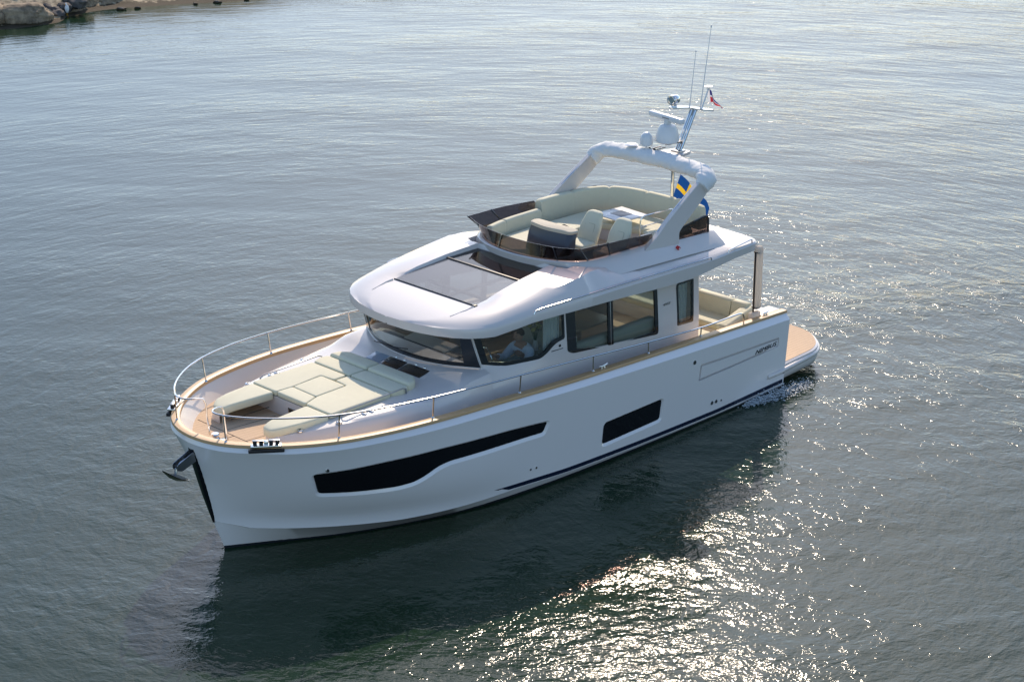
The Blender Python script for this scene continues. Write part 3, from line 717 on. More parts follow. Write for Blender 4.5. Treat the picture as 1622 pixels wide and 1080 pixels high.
# fly sofa: backs along starboard and aft, seats
def backrest(path, z0, z1, th, splits, name="sofa_back", parent=fly, m='cush'):
    c = cr([(x, y, 0) for x, y in path], 121)
    for a, b in zip(splits[:-1], splits[1:]):
        i0, i1 = int(a*120), int(b*120); seg = c[i0:i1+1]; rows = []
        n = len(seg)
        for k in range(n):
            p = seg[max(k-1, 0)]; q2 = seg[min(k+1, n-1)]; t = q2-p; t /= np.linalg.norm(t); nrm = np.array([-t[1], t[0], 0])
            e = min(k, n-1-k); g = (.035, .012, .004)[e] if e < 3 else 0
            prof = [(0, z0), (0, z1-.05), (.015, z1-.015), (.05, z1), (th-.06, z1), (th-.02, z1-.015), (th, z1-.06), (th+.05, z0)]
            rows.append([tuple(seg[k]+nrm*(d)+np.array([0, 0, z-(g if z > z0 else 0)])) for d, z in prof])
        mb = MB(); mb.grid(rows); mb.add(rows[0], [tuple(range(8))]); mb.add(rows[-1], [tuple(range(8))[::-1]])
        mb.build(name, M[m], parent, 50)
backrest([(5.55,-1.05),(5.0,-1.16),(4.05,-1.20)], 3.5, 3.83, .15, [0, .33, 1])
backrest([(3.98,-1.27),(3.2,-1.25),(2.75,-1.17),(2.4,-.98),(2.2,-.65),(2.12,-.2),(2.1,.4),(2.12,1.2)], 3.5, 3.98, .17, [0, .24, .44, .64, .82, 1])
mb = MB(); pad(mb, [(5.6,-1.08),(5.75,-.35),(5.5,-.1),(4.5,-.30),(3.3,-.50),(3.2,.0),(2.85,.9),(2.25,1.15),(2.25,-.6),(2.5,-.9),(2.9,-1.1),(4.0,-1.14)], 3.45, 3.57, .04, .05); mb.build("sofa_seat", M['cush'], fly, 50)
mb = MB(); mb.prism([(5.55,-1.1),(5.7,-.45),(4.5,-.36),(3.3,-.55),(2.9,.85),(2.3,1.1),(2.3,-.6),(2.9,-1.1)], lambda p: (p[0], p[1], 3.2), lambda p: (p[0], p[1], 3.45)); mb.build("sofa_base", M['gel'], fly)
mb = MB(); pad(mb, [(3.15,.62),(3.15,1.2),(2.3,1.2),(2.3,.62)], 3.45, 3.57, .04, .05); mb.build("sofa_seat", M['cush'], fly, 50)
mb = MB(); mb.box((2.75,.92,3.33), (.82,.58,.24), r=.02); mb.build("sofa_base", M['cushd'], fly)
# table
mb = MB(); mb.box((3.0,-.05,3.735), (.72,.74,.035), Matrix.Rotation(R(-5), 3, 'Z'), r=.012); tb = mb.build("fly_table", M['white'], fly)
mb = MB(); mb.box((3.0,-.05,3.755), (.30,.32,.006), Matrix.Rotation(R(-5), 3, 'Z'), r=.002); mb.build("table_inlay", M['grey'], tb)
mb = MB(); mb.tube([(3.0,-.05,3.2),(3.0,-.05,3.72)], .05, 12); mb.build("table_leg", M['steel'], tb)
# helm console
mb = MB()
def con(z, k, sh): return [(x+sh, y, z) for x, y in fillet([(5.12,-.30*k),(5.34,-.26*k),(5.42,.2),(5.32,.74*k+.02),(5.10,.78*k)], [.08,.12,.3,.12,.08], 5)]
rings = [con(3.2,1.12,.14), con(3.6,1.08,.12), con(3.88,1.03,.06), con(4.0,1.0,.0), con(4.02,.98,0)]
mb.grid(rings, cv=True); mb.add(rings[-1], [tuple(range(len(rings[-1])))]); cn = mb.build("helm_console", M['console'], fly, 50)
mb = MB(); rr = [[(x, y, z) for x, y, z in con(zz_, k, sh)] for zz_, k, sh in ((4.005,1.02,0),(4.035,1.04,0),(4.06,1.02,0),(4.07,.9,0))]; mb.grid(rr, cv=True); mb.add(rr[-1], [tuple(range(len(rr[-1])))]); mb.build("console_cover", M['cover'], cn, 50)
mb = MB(); mb.tube([(4.93+.05*math.cos(a)*.4, .28+.19*math.cos(a), 3.82+.19*math.sin(a)) for a in np.linspace(0, 2*math.pi, 24, endpoint=False)], .014, 6, closed=True); mb.tube([(5.1,.28,3.8),(4.93,.28,3.82)], .02, 8); mb.build("steering_wheel", M['rubber'], cn)
# helm seats
for yc in (.29, 1.03):
    st = bpy.data.objects.new("helm_seat", None); COL.objects.link(st); st.parent = fly
    rot = Matrix.Rotation(R(-14), 3, 'Y')
    def bk(u, v, d, yc=yc):   # u across, v up the back, leaning aft
        w_ = Vector((4.36-.22*v-d*.95+.04*(u/.25)**2, yc+u, 3.56+.55*v+.02*d)); return tuple(w_)
    mb = MB(); ol = fillet([(-.25,-.05),(.25,-.05),(.25,.55),(.17,1.02),(-.17,1.02),(-.25,.55)], [.05,.05,.1,.12,.12,.1], 5)
    rows = [[bk(x, y, d) for x, y in inset(ol, i_)] for i_, d in ((.05, -.012), (.03, -.0), (.008, .02), (0, .045), (0, .07), (.02, .10))]
    mb.grid(rows, cv=True); mb.add(rows[0], [tuple(range(len(ol)))]); mb.add(rows[-1], [tuple(range(len(ol)))[::-1]]); mb.build("seat_back", M['cush'], st, 50)
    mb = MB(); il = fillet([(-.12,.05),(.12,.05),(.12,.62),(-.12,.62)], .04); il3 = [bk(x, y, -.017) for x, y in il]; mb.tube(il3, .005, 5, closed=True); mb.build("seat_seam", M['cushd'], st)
    mb = MB(); pad(mb, [(4.75,yc-.25),(4.75,yc+.25),(4.28,yc+.25),(4.28,yc-.25)], 3.48, 3.60, .05, .08); mb.build("seat_cushion", M['cush'], st, 50)
    mb = MB(); mb.box((4.5,yc,3.34), (.36,.40,.28), r=.03); mb.build("seat_base", M['dark'], st)
# stair rail
mb = MB()
for y in (1.12,):
    mb.tube([(3.77,y,3.2),(3.77,y,4.0),(3.74,y,4.07),(3.66,y,4.10),(2.9,y,4.07),(2.8,y,4.03)], .014, 8)
    mb.tube([(3.77,y,3.72),(2.95,y,3.70)], .011, 8); mb.tube([(3.77,y,3.9),(2.95,y,3.88)], .011, 8)
mb.build("stair_rail", M['steel'], fly)
# arch
arch = bpy.data.objects.new("radar_arch", None); COL.objects.link(arch); arch.parent = yacht
LEG = [(4.10,3.60),(3.72,3.80),(3.46,4.0),(3.10,4.22),(2.42,4.62),(2.02,4.62),(2.06,4.50),(2.42,4.22),(3.00,3.83),(3.11,3.74),(3.11,3.50),(4.1,3.50)]
for s in (1, -1):
    def lf(d): return lambda p: (p[0], s*(1.54-.07*max(0, p[1]-3.6)-d), p[1])
    mb = MB(); L_ = fillet(LEG, [.05,.1,.1,.1,.05,.05,.1,.1,.05,.05,.02,.02])
    rows = [[lf(d)(p) for p in inset(L_, i_)] for i_, d in ((.010, 0), (.003, .003), (0, .010), (0, .095), (.003, .102), (.010, .105))]
    mb.grid(rows, cv=True); n_ = len(L_); mb.add(rows[0], [tuple(range(n_))]); mb.add(rows[-1], [tuple(range(n_))[::-1]]); mb.build("arch_leg", M['gel'], arch, 22)
    mb = MB(); pth = [(3.66,s*1.45,3.80),(3.63,s*1.44,3.86),(3.05,s*1.42,4.24),(2.40,s*1.39,4.60),(2.36,s*1.38,4.58)]; mb.tube(pth, .018, 8); 
    for t in (.25, .6, .85):
        x = 3.63-1.23*t; z = 3.86+.74*t; mb.tube([(x, s*1.42, z), (x-.04, s*1.42, z-.06)], .01, 6)
    mb.build("arch_rail", M['steel'], arch)
# furled canvas on the arch top
ctr = cr([(2.38,1.44,4.45),(2.25,1.42,4.56),(2.12,1.30,4.64),(2.08,1.0,4.67),(2.07,.5,4.69),(2.07,0,4.70),(2.07,-.5,4.69),(2.08,-1.0,4.67),(2.12,-1.30,4.64),(2.25,-1.42,4.56),(2.38,-1.44,4.45)], 120)
rows = []; N_ = 28
for i in range(120):
    p = ctr[max(i-1, 0)]; q2 = ctr[min(i+1, 119)]; t = Vector(q2-p).normalized(); side = Vector((1, 0, 0)); side = (side-t*side.dot(t)).normalized(); upv = t.cross(side)
    if upv.z < 0: upv = -upv
    ends = min(1, (min(i, 119-i)+2)/8); r = []
    for k in range(N_):
        a = 2*math.pi*k/N_; wr = 1+.12*noise.noise(Vector((i*.11, math.cos(a)*1.3, math.sin(a)*1.3)))+.10*noise.noise(Vector((i*.45+1.5*math.sin(a), math.cos(a)*1.1, 9)))*(1 if 8 < i < 112 else .8)
        rad = .165*wr*(.75+.25*ends)
        r.append(tuple(Vector(ctr[i])+side*(math.cos(a)*rad*1.25)+upv*(math.sin(a)*rad*.92)))
    rows.append(r)
mb = MB(); mb.grid(rows, cv=True); mb.add(rows[0], [tuple(range(N_))]); mb.add(rows[-1], [tuple(range(N_))[::-1]]); mb.build("canvas_roll", M['canvas'], arch, 80)
mb = MB(); mb.prism(fillet([(2.1,-.42),(2.1,.42),(1.45,.22),(1.22,.18),(1.22,-.18),(1.45,-.22)], .06), lambda p: (p[0], p[1], 4.66), lambda p: (p[0], p[1], 4.72)); mb.build("mast_plate", M['gel'], arch)
mb = MB(); mb.tube([(1.55,0,3.25),(1.54,0,4.66)], .035, 10); mb.build("arch_post", M['steel'], arch)
# mast and gear
mast = bpy.data.objects.new("mast", None); COL.objects.link(mast); mast.parent = yacht
mb = MB()
for y in (-.045, .045): mb.tube([(1.40,y,4.72),(.95,y,5.50)], .038, 10)
mb.box((1.40,0,4.735), (.20,.24,.03), r=.008); mb.build("mast_tube", M['steel'], mast)
mb = MB(); mb.prism(fillet([(1.25,-.42),(1.30,-.30),(1.02,-.06),(.98,.20),(.86,.42),(.78,.38),(.86,.1),(.90,-.1),(1.10,-.40)], .05), lambda p: (p[0], p[1], 5.50), lambda p: (p[0], p[1], 5.525)); mb.build("mast_platform", M['steel'], mast)
mb = MB(); mb.lathe([(.06,0),(.06,.05),(.05,.06)], (1.16,-.34,5.525), 14)
rows = [[(1.16+dx, -.34+r*math.cos(a), 5.665+r*math.sin(a)) for a in np.linspace(0, 2*math.pi, 20, endpoint=False)] for dx, r in ((-.12,.02),(-.115,.06),(-.08,.088),(0,.10),(.09,.102),(.11,.095),(.112,.08),(.09,.07))]
mb.grid(rows, cv=True); mb.add(rows[0], [tuple(range(20))]); mb.add(rows[-1], [tuple(range(20))[::-1]]); mb.build("search_light", M['steel'], mast)
mb = MB(); mb.tube([(1.02,-.06,5.52),(.99,-.06,5.75),(.90,-.04,6.62)], [.014,.009,.005], 6); mb.tube([(.90,-.04,6.62),(.90,-.04,6.66)], .012, 6); mb.build("antenna", M['white'], mast)
mb = MB(); mb.tube([(.92,.14,5.52),(.88,.14,5.8),(.66,.13,7.10)], [.015,.010,.005], 6); mb.tube([(.66,.13,7.10),(.655,.13,7.15)], .013, 6); mb.build("antenna", M['white'], mast)
mb = MB(); mb.tube([(.93,.18,5.52),(.74,.18,5.90)], .016, 8); mb.lathe([(.0,.06),(.035,.055),(.04,0),(0,0)], (.74,.18,5.90), 10); mb.lathe([(0,.02),(.09,.018),(.09,.01),(0,.01)], (.74,.18,5.93), 12); mb.build("mast_light", M['white'], mast)
# radar
mb = MB(); mb.tube([(1.33,0,4.90),(1.75,-.02,4.92)], .03, 8); mb.box((1.62,-.02,4.945), (.42,.30,.02), r=.006); mb.build("radar_bracket", M['steeld'], mast)
mb = MB(); mb.lathe([(.0,0),(.20,.0),(.235,.03),(.235,.10),(.20,.26),(.155,.34),(.08,.37),(0,.38)], (1.72,-.02,4.955), 24); mb.tube([(1.72,-.02,5.33),(1.72,-.02,5.41)], .07, 14); rd = mb.build("radar_pedestal", M['white'], mast)
mb = MB(); mb.box((1.72,-.05,5.45), (.12,.98,.11), Matrix.Rotation(R(-8), 3, 'Z'), r=.03, seg=3); mb.build("radar_scanner", M['white'], rd)
mb = MB(); mb.box((1.783,-.02,5.45), (.004,.20,.022), Matrix.Rotation(R(-8), 3, 'Z')); mb.build("scanner_mark", M['grey'], rd)
mb = MB(); mb.tube([(2.02,-.30,4.75),(2.02,-.30,4.92)], .018, 8); mb.lathe([(0,0),(.11,0),(.127,.02),(.128,.13),(.108,.20),(.06,.25),(0,.268)], (2.02,-.30,4.90), 20); mb.build("satellite_dome", M['white'], mast)
mb = MB(); mb.tube([(2.12,-.60,4.78),(2.12,-.60,4.86)], .015, 8); mb.lathe([(0,.045),(.10,.035),(.14,.01),(.10,-.005),(0,-.01)], (2.12,-.60,4.86), 16); mb.build("gps_antenna", M['white'], mast)
for dy in (-.06, .06):
    mb = MB(); rows = [[(xx, -.12+dy+r*math.cos(a), 4.84+r*math.sin(a)) for a in np.linspace(0, 2*math.pi, 12, endpoint=False)] for xx, r in ((1.72,.012),(1.95,.015),(2.02,.03),(2.05,.045))]; mb.grid(rows, cv=True); mb.add(rows[-1], [tuple(range(12))], 1); mb.build("horn", [M['steeld'], M['rubber']], mast)

# ---------------------------------------------------------------- bow rail
mb = MB()
def railpts(s):
    return [(13.30,s*.62,2.71),(13.05,s*1.0,2.70),(12.55,s*1.45,2.68),(11.95,s*1.80,2.655),(11.1,s*2.06,2.62),(10.17,s*2.20,2.57),(9.2,s*2.26,2.51),(8.17,s*2.285,2.44),(7,s*2.27,2.345),(5.4,s*2.25,2.20),(4.1,s*2.22,2.085),(3.0,s*2.19,2.00),(1.95,s*2.14,1.965)]
STAN = [(13.28,.66),(11.84,1.78),(10.1,2.15),(8.12,2.23),(6.25,2.24),(4.72,2.22),(3.15,2.17)]
for s in (1, -1):
    c = [(12.93,s*.25,2.0),(12.97,s*.245,2.35),(12.99,s*.245,2.60),(13.03,s*.25,2.67),(13.12,s*.27,2.69),(13.28,s*.34,2.71),(13.34,s*.46,2.715)]+railpts(s)+[(1.84,s*2.13,1.94),(1.80,s*2.13,1.88),(1.79,s*2.125,1.76)]
    mb.tube([tuple(p) for p in cr(c, 140)], .015, 8)
    rp = np.array(railpts(1))
    for x, y in STAN:
        zt = ip(x, list(rp[:, 0]), list(rp[:, 2])); yt = ip(x, list(rp[:, 0]), list(rp[:, 1])); zb = ip(x, [p[0] for p in CAP], [p[2] for p in CAP])+.055
        mb.tube([(x, s*y, zb), (x+.02, s*yt, zt)], .013, 8); mb.lathe([(.013,.03),(.03,.008),(.032,0)], (x, s*y, zb), 10)
bowrail = mb.build("bow_rail", M['steel'], yacht)
# cleats and fairleads
def cleat(x, y, z, rz, sc=1.0):
    mb = MB(); rot = Matrix.Rotation(rz, 3, 'Z')
    f = lambda a, b, c: tuple(Vector((x, y, z))+rot @ Vector((a*sc, b*sc, c*sc)))
    mb.tube([f(-.13,0,.075), f(-.05,0,.06), f(.05,0,.06), f(.13,0,.075)], [.010,.017,.017,.010], 8)
    for a in (-.045, .045): mb.tube([f(a,0,0), f(a,0,.06)], [.022,.014], 8)
    mb.build("cleat", M['steel'], hull)
for s in (1, -1):
    cleat(6.0, s*2.26, 1.97, R(2), .9); cleat(1.05, s*2.08, 1.70, 0, .8)
    # bow fairlead with rollers on the cap, black rub plate on the hull side
    a = R(-38)*s
    mb = MB(); rot = Matrix.Rotation(a, 3, 'Z'); c0 = Vector((12.90, s*1.225, 2.23))
    mb.box(c0+rot @ Vector((0,s*.05,-.055)), (.58,.07,.06), rot, 0, .012); mb.box(c0+rot @ Vector((0,s*.01,.02)), (.50,.13,.03), rot, 1, .006)
    for d in (-.18, -.08, .08, .18): mb.tube([c0+rot @ Vector((d,0,.02)), c0+rot @ Vector((d,0,.10))], .034, 10, 0)
    for d in (-.13, .13): mb.box(c0+rot @ Vector((d,0,.105)), (.18,.06,.014), rot, 2, .004)
    mb.box(c0+rot @ Vector((0,0,.06)), (.07,.08,.09), rot, 1, .01); mb.build("bow_fairlead", [M['rubber'], M['steel'], M['steeld']], hull)
mb = MB(); mb.lathe([(0,.16),(.06,.16),(.07,.14),(.05,.10),(.09,.05),(.10,0)], (13.0,0,1.96), 16); mb.box((13.03,.2,2.02), (.2,.12,.12), r=.02); mb.build("windlass", M['steel'], yacht)
# deck seam lines / locker lids in the bow
for x0, y0, x1, y1 in ((12.62,-1.0,12.62,1.0),(12.62,.32,11.5,.32),(12.62,-.3,11.5,-.3),(12.62,.0,13.0,.0)):
    mb = MB(); mb.tube([(x0,y0,deckz(x0)+.002),((x0+x1)/2,(y0+y1)/2,deckz((x0+x1)/2)+.002),(x1,y1,deckz(x1)+.002)], .005, 5); mb.build("deck_seam", M['rubber'], yacht)

# ---------------------------------------------------------------- cockpit aft
mb = MB(); mb.box((1.35,0,1.23), (.74,3.4,.30), r=.03); ckb = mb.build("cockpit_sofa_base", M['gel'], yacht)
mb = MB(); pad(mb, [(1.12,-1.5),(1.12,1.5),(1.72,1.5),(1.72,-1.5)], 1.38, 1.50, .04, .05); mb.build("cockpit_seat", M['cush'], ckb, 50)
for a, b in ((-1.55,-.6),(-.59,.4),(.41,1.30),(1.31,1.68)):
    mb = MB(); rows = []
    pr = [(1.22,1.48),(1.17,1.80),(1.155,1.835),(1.12,1.85),(1.02,1.85),(.985,1.83),(.97,1.79),(.97,1.40)]
    for y in (a+.006, a+.02, b-.02, b-.006): rows.append([(x, y, z-(.01 if y in (a+.006, b-.006) and z > 1.6 else 0)) for x, z in pr])
    mb.grid(rows); mb.add(rows[0], [tuple(range(8))]); mb.add(rows[-1], [tuple(range(8))[::-1]]); mb.build("cockpit_backrest", M['cush'], ckb, 50)
mb = MB(); pad(mb, [(1.0,1.52),(1.0,1.78),(2.0,1.86),(2.0,1.62)], 1.50, 1.80, .05, .05, lambda x, y: -.18*max(0, x-1.1)); mb.build("side_bolster", M['cush'], ckb, 50)
mb = MB(); pad(mb, [(2.02,1.15),(2.02,1.75),(2.55,1.75),(2.55,1.15)], 1.08, 1.46, .05, .05); mb.build("cockpit_stool", M['cush'], yacht, 50)
mb = MB(); mb.box((.72,0,1.33), (.50,3.9,.55), r=.05); 
for s in (1, -1): mb.box((.80,s*1.86,1.55), (.72,.36,.24), r=.06, seg=3)
mb.build("transom_moulding", M['gel'], yacht, 40)
for s in (1, -1):
    mb = MB(); mb.box((1.28,s*1.99,1.68), (.30,.14,.26), r=.05); mb.box((1.22,s*1.985,2.5), (.18,.13,1.30), r=.05, seg=3)
    mb.box((1.24,s*1.985,1.90), (.14,.125,.03), m=1, r=.008); mb.box((1.24,s*1.985,3.03), (.14,.125,.03), m=1, r=.008)
    mb.box((1.322,s*1.985,2.42), (.025,.035,1.25), m=2, r=.008); mb.build("aft_post", [M['rollup'], M['steeld'], M['rubber']], yacht, 40)
# swim platform
PL = fillet([(.43,-2.1),(-.95,-2.02),(-1.58,-1.35),(-1.62,0),(-1.58,1.35),(-.95,2.02),(.43,2.1)], [.02,.5,.4,.3,.4,.5,.02], 6)
mb = MB(); rows = [[(x, y, z) for x, y in inset(PL, d)] for d, z in ((.10,.12),(.03,.16),(.0,.24),(-.012,.30),(.0,.36),(-.015,.41),(.0,.47),(.04,.49))]
mb.grid(rows, cv=True); mb.add(rows[-1], [tuple(range(len(PL)))]); mb.add(rows[0], [tuple(range(len(PL)))[::-1]]); plat = mb.build("swim_platform", M['gel'], yacht, 40)
mb = MB(); T_ = inset(PL, .045); mb.prism(T_, lambda p: (p[0], p[1], .488), lambda p: (p[0], p[1], .498)); mb.build("platform_teak", M['teakdeck'], plat, 0)
for s in (1, -1):
    mb = MB(); mb.tube([(1.0,s*2.16,.38),(.6,s*2.165,.385),(.42,s*2.145,.39)]+[(x, y, .39) for x, y in (PL if s > 0 else PL)[::1] if s*y > 1.0 and x < .4 and x > -1.5][::(-1 if s > 0 else 1)], .05, 8); mb.build("rub_rail", M['gel'], plat, 60)
# ---------------------------------------------------------------- cabin interior
mb = MB(); mb.box((5.5,0,1.32), (5.6,3.3,.04)); mb.build("cabin_floor", M['wood'], yacht, 0)
mb = MB(); mb.box((2.70,-1.1,2.15), (.05,1.0,1.75), r=.01); mb.box((2.70,1.25,2.15), (.05,.75,1.75), r=.01); mb.box((2.70,0,2.98), (.05,3.2,.18), r=.01); mb.build("aft_bulkhead", M['gel'], yacht)
mb = MB(); mb.box((2.705,.1,2.1), (.02,1.6,1.55)); mb.build("cockpit_door", M['glass'], yacht)
mb = MB()
db = [(8.62,2.36),(8.15,2.38),(7.95,2.30),(7.85,1.9),(7.85,1.3),(8.62,1.3)]
mb.prism(db, lambda p: (p[0], -1.35, p[1]), lambda p: (p[0], 1.30, p[1])); dash = mb.build("dashboard", M['dark'], yacht, 20)
mb = MB(); mb.box((8.05,-.1,2.40), (.34,1.1,.03), Matrix.Rotation(R(8), 3, 'Y'), r=.01); mb.build("dash_shelf", M['inter'], dash)
mb = MB(); mb.tube([(7.72+.06*math.cos(a), 1.0+.2*math.cos(a), 2.28+.2*math.sin(a)) for a in np.linspace(0, 2*math.pi, 24, endpoint=False)], .014, 6, closed=True); mb.tube([(7.9,1.0,2.2),(7.72,1.0,2.28)], .02, 6); mb.build("cabin_wheel", M['steel'], dash)
for yc, xx in ((.92, 6.85), (-.7, 6.95)):
    mb = MB(); mb.box((xx-.30,yc,2.18), (.14,.62,.80), Matrix.Rotation(R(-8), 3, 'Y'), r=.05, seg=3); mb.box((xx+.05,yc,1.72), (.60,.62,.16), r=.05); mb.box((xx,yc,1.48), (.4,.4,.32), r=.03); mb.build("cabin_helm_seat", M['sofa'], yacht, 50)
mb = MB(); mb.box((4.9,1.32,1.62), (2.2,.55,.28), r=.05); mb.box((4.9,1.52,2.0), (2.2,.18,.50), r=.06, seg=3); mb.box((5.95,.9,1.95), (.22,1.2,.85), r=.07, seg=3); mb.build("saloon_sofa", M['sofa'], yacht, 50)
mb = MB(); mb.box((4.6,.35,2.02), (1.2,.7,.05), r=.015); mb.tube([(4.6,.35,1.34),(4.6,.35,2.0)], .05, 10); mb.build("saloon_table", M['wood'], yacht)
mb = MB(); mb.box((4.4,-1.35,1.70), (2.6,.5,.74), r=.02); mb.build("galley", M['wood'], yacht)
mb = MB(); mb.box((7.8,1.42,2.30), (1.0,.22,.06), r=.02); mb.box((7.1,1.48,2.22), (1.3,.16,.06), r=.02); mb.build("window_ledge", M['tealgrey'], yacht)

# ================================================================== things on the yacht
# person at the helm
def skinned(name, verts, edges, radii, m, parent, sub=2, root=0):
    me = bpy.data.meshes.new(name); me.from_pydata(verts, edges, []); o = bpy.data.objects.new(name, me); COL.objects.link(o)
    sk = o.modifiers.new("s", 'SKIN'); sk.use_smooth_shade = True; sd_ = o.modifiers.new("u", 'SUBSURF'); sd_.levels = sub; sd_.render_levels = sub
    for i, r in enumerate(radii):
        me.skin_vertices[0].data[i].radius = (r, r) if not hasattr(r, '__len__') else r
    me.skin_vertices[0].data[root].use_root = True
    e = evalmesh(o); bpy.data.objects.remove(o); e.materials.clear(); e.materials.append(m)
    e.polygons.foreach_set("use_smooth", [True]*len(e.polygons))
    r_ = bpy.data.objects.new(name, e); COL.objects.link(r_); r_.parent = parent; return r_
pers = thing("person", "person in a light blue shirt seated at the helm behind the side window", "person", (6.82, 1.10, 1.80))
pers.scale = (1.06, 1.06, 1.06)
V = [(0,0,0),(.0,0,.20),(.06,.0,.42),(.10,0,.53),(.14,0,.60),                 # pelvis .. neck
     (.08,.19,.46),(.30,.30,.30),(.56,.26,.42),(.08,-.19,.46),(.28,-.27,.25),(.56,-.12,.42), # arms
     (.10,.11,-.02),(.50,.14,.0),(.52,.14,-.42),(.10,-.11,-.02),(.50,-.14,.0),(.52,-.14,-.42),(.66,.14,-.45),(.66,-.14,-.45)]
Ed = [(0,1),(1,2),(2,3),(3,4),(3,5),(5,6),(6,7),(3,8),(8,9),(9,10),(0,11),(11,12),(12,13),(0,14),(14,15),(15,16),(13,17),(16,18)]
Rd = [.15,.145,.15,.09,.055,.075,.052,.038,.075,.052,.038,.09,.065,.045,.09,.065,.045,.04,.04]
skinned("body", V, Ed, Rd, M['skin'], pers)
skinned("shirt", [(0,0,.0),(.0,0,.20),(.06,0,.41),(.10,0,.52),(.08,.20,.455),(.30,.31,.30),(.54,.265,.415),(.08,-.20,.455),(.28,-.28,.25),(.54,-.125,.415)], [(0,1),(1,2),(2,3),(3,4),(4,5),(5,6),(3,7),(7,8),(8,9)], [.17,.165,.175,.11,.098,.075,.055,.098,.075,.055], M['shirt'], pers)
skinned("trousers", [(0,0,-.01),(.10,.115,-.02),(.50,.145,0),(.52,.145,-.38),(.10,-.115,-.02),(.50,-.145,0),(.52,-.145,-.38)], [(0,1),(1,2),(2,3),(0,4),(4,5),(5,6)], [.165,.105,.08,.06,.105,.08,.06], M['trouser'], pers)
mb = MB(); rows = []
for k in range(13):
    ph = -math.pi/2+math.pi*k/12; z = .115*math.sin(ph); rr = math.cos(ph); row = []
    for j in range(20):
        a = 2*math.pi*j/20; x = .098*rr*math.cos(a); y = .076*rr*math.sin(a)
        if math.cos(a) > .85 and -.04 < z < .02: x += .022*(1-abs(z+.015)/.04)     # nose
        if z < -.05: x *= .86+.1*(math.cos(a) > 0)
        row.append((.18+x, y, .725+z))
    rows.append(row)
mb.grid(rows, cv=True)
for s in (1, -1): mb.box((.165, s*.078, .72), (.035,.014,.055), r=.006)
mb.build("head", M['skin'], pers, 80)
for s in (1, -1):
    mb = MB(); mb.lathe([(0,.008),(.010,.004),(.012,0)], (.262, s*.032, .745), 8); mb.build("eye", M['dark'], pers)
mb = MB(); mb.box((.272,0,.672), (.012,.045,.010), r=.004); mb.build("mouth", mat("lips", (.40,.15,.12), .5), pers)
rows = []
for k in range(8):
    ph = R(-12)+R(102)*k/7; row = []
    for j in range(20):
        a = 2*math.pi*j/20; fz = .10 if math.cos(a) > .6 else 0
        row.append((.165+.112*math.cos(ph)*math.cos(a)*(.9 if math.cos(a) > 0 else 1.0), .088*math.cos(ph)*math.sin(a), .735+max(.05*(math.cos(a) > .5), .125*math.sin(ph))))
    rows.append(row)
mb = MB(); mb.grid(rows, cv=True); mb.build("hair", M['hair'], pers, 80)
for s, wr in ((1, Vector((.56,.26,.42))), (-1, Vector((.56,-.12,.42)))):
    vs = [tuple(wr), tuple(wr+Vector((.05,-.0*s,.02)))]; es = [(0, 1)]; rd = [.030, .036]
    for k, (dy, ln) in enumerate(((-.03,.055),(-.01,.065),(.01,.062),(.03,.05))):
        b0 = wr+Vector((.075,dy,.03)); b1 = b0+Vector((ln*.6,0,.005)); b2_ = b1+Vector((ln*.3,0,-.035)); o_ = len(vs)
        vs += [tuple(b0), tuple(b1), tuple(b2_)]; es += [(1, o_), (o_, o_+1), (o_+1, o_+2)]; rd += [.012,.010,.009]
    o_ = len(vs); t0 = wr+Vector((.03,-.035*s,.015)); vs += [tuple(t0), tuple(t0+Vector((.04,-.015*s,-.01)))]; es += [(0, o_), (o_, o_+1)]; rd += [.013,.010]
    skinned("hand", vs, es, rd, M['skin'], pers, 1)
# flowers
fl = thing("flower_vase", "pale yellow flowers in a vase beside the curtain in the cabin", "flowers", (6.62, 1.15, 2.2))
mb = MB(); mb.lathe([(0,0),(.05,0),(.06,.06),(.04,.16),(.045,.2)], (0,0,0), 14); mb.build("vase", M['white'], fl)
mb = MB()
for k in range(9):
    a = k*2.4; r = .03+.02*(k % 3); c = (r*math.cos(a)*1.5, r*math.sin(a)*1.5, .40+.05*(k % 4)); mb.tube([(0,0,.15), c], .004, 5, 1); mb.lathe([(0,-.02),(.03,-.005),(.045,.02),(.03,.03),(0,.02)], c, 8)
mb.build("blooms", [mat("petals", (.65,.58,.22), .8), mat("stems", (.05,.10,.03), .8)], fl)
# ensign
en = thing("flag", "blue flag with a yellow cross drooping from a staff behind the radar arch", "flag", (1.32, -.16, 3.30))
mb = MB(); mb.tube([(0.26,0,.0),(-.25,0,.97)], .014, 8); mb.lathe([(0,.03),(.02,.02),(.02,0)], (-.25,0,.97), 8); mb.build("flag_staff", M['white'], en)
def drape(u, v):
    """u along the fly, v down the hoist: the cloth hangs in folds, its free corner lowest"""
    hz = .86-.42*v; hx = .26-.526*hz
    x = hx-.86*u-.03*math.sin(u*9+v*2)*u; y = .14*u+.06*math.sin(u*11+v*3)*u; z = hz-.88*u**1.1+.10*u*v-.04*u*math.sin(v*5)
    return (x, y, z)
mb = MB(); nu, nv = 48, 30; rows = [[drape(u/nu, v/nv) for u in range(nu+1)] for v in range(nv+1)]
for v in range(nv):
    for u in range(nu):
        yel = (5 <= u/nu*16 < 7) or (4 <= v/nv*10 < 6); mb.add([rows[v][u], rows[v][u+1], rows[v+1][u+1], rows[v+1][u]], [(0,1,2,3)], 1 if yel else 0)
mb.build("flag_cloth", [M['flagblue'], M['flagyel']], en, 80)
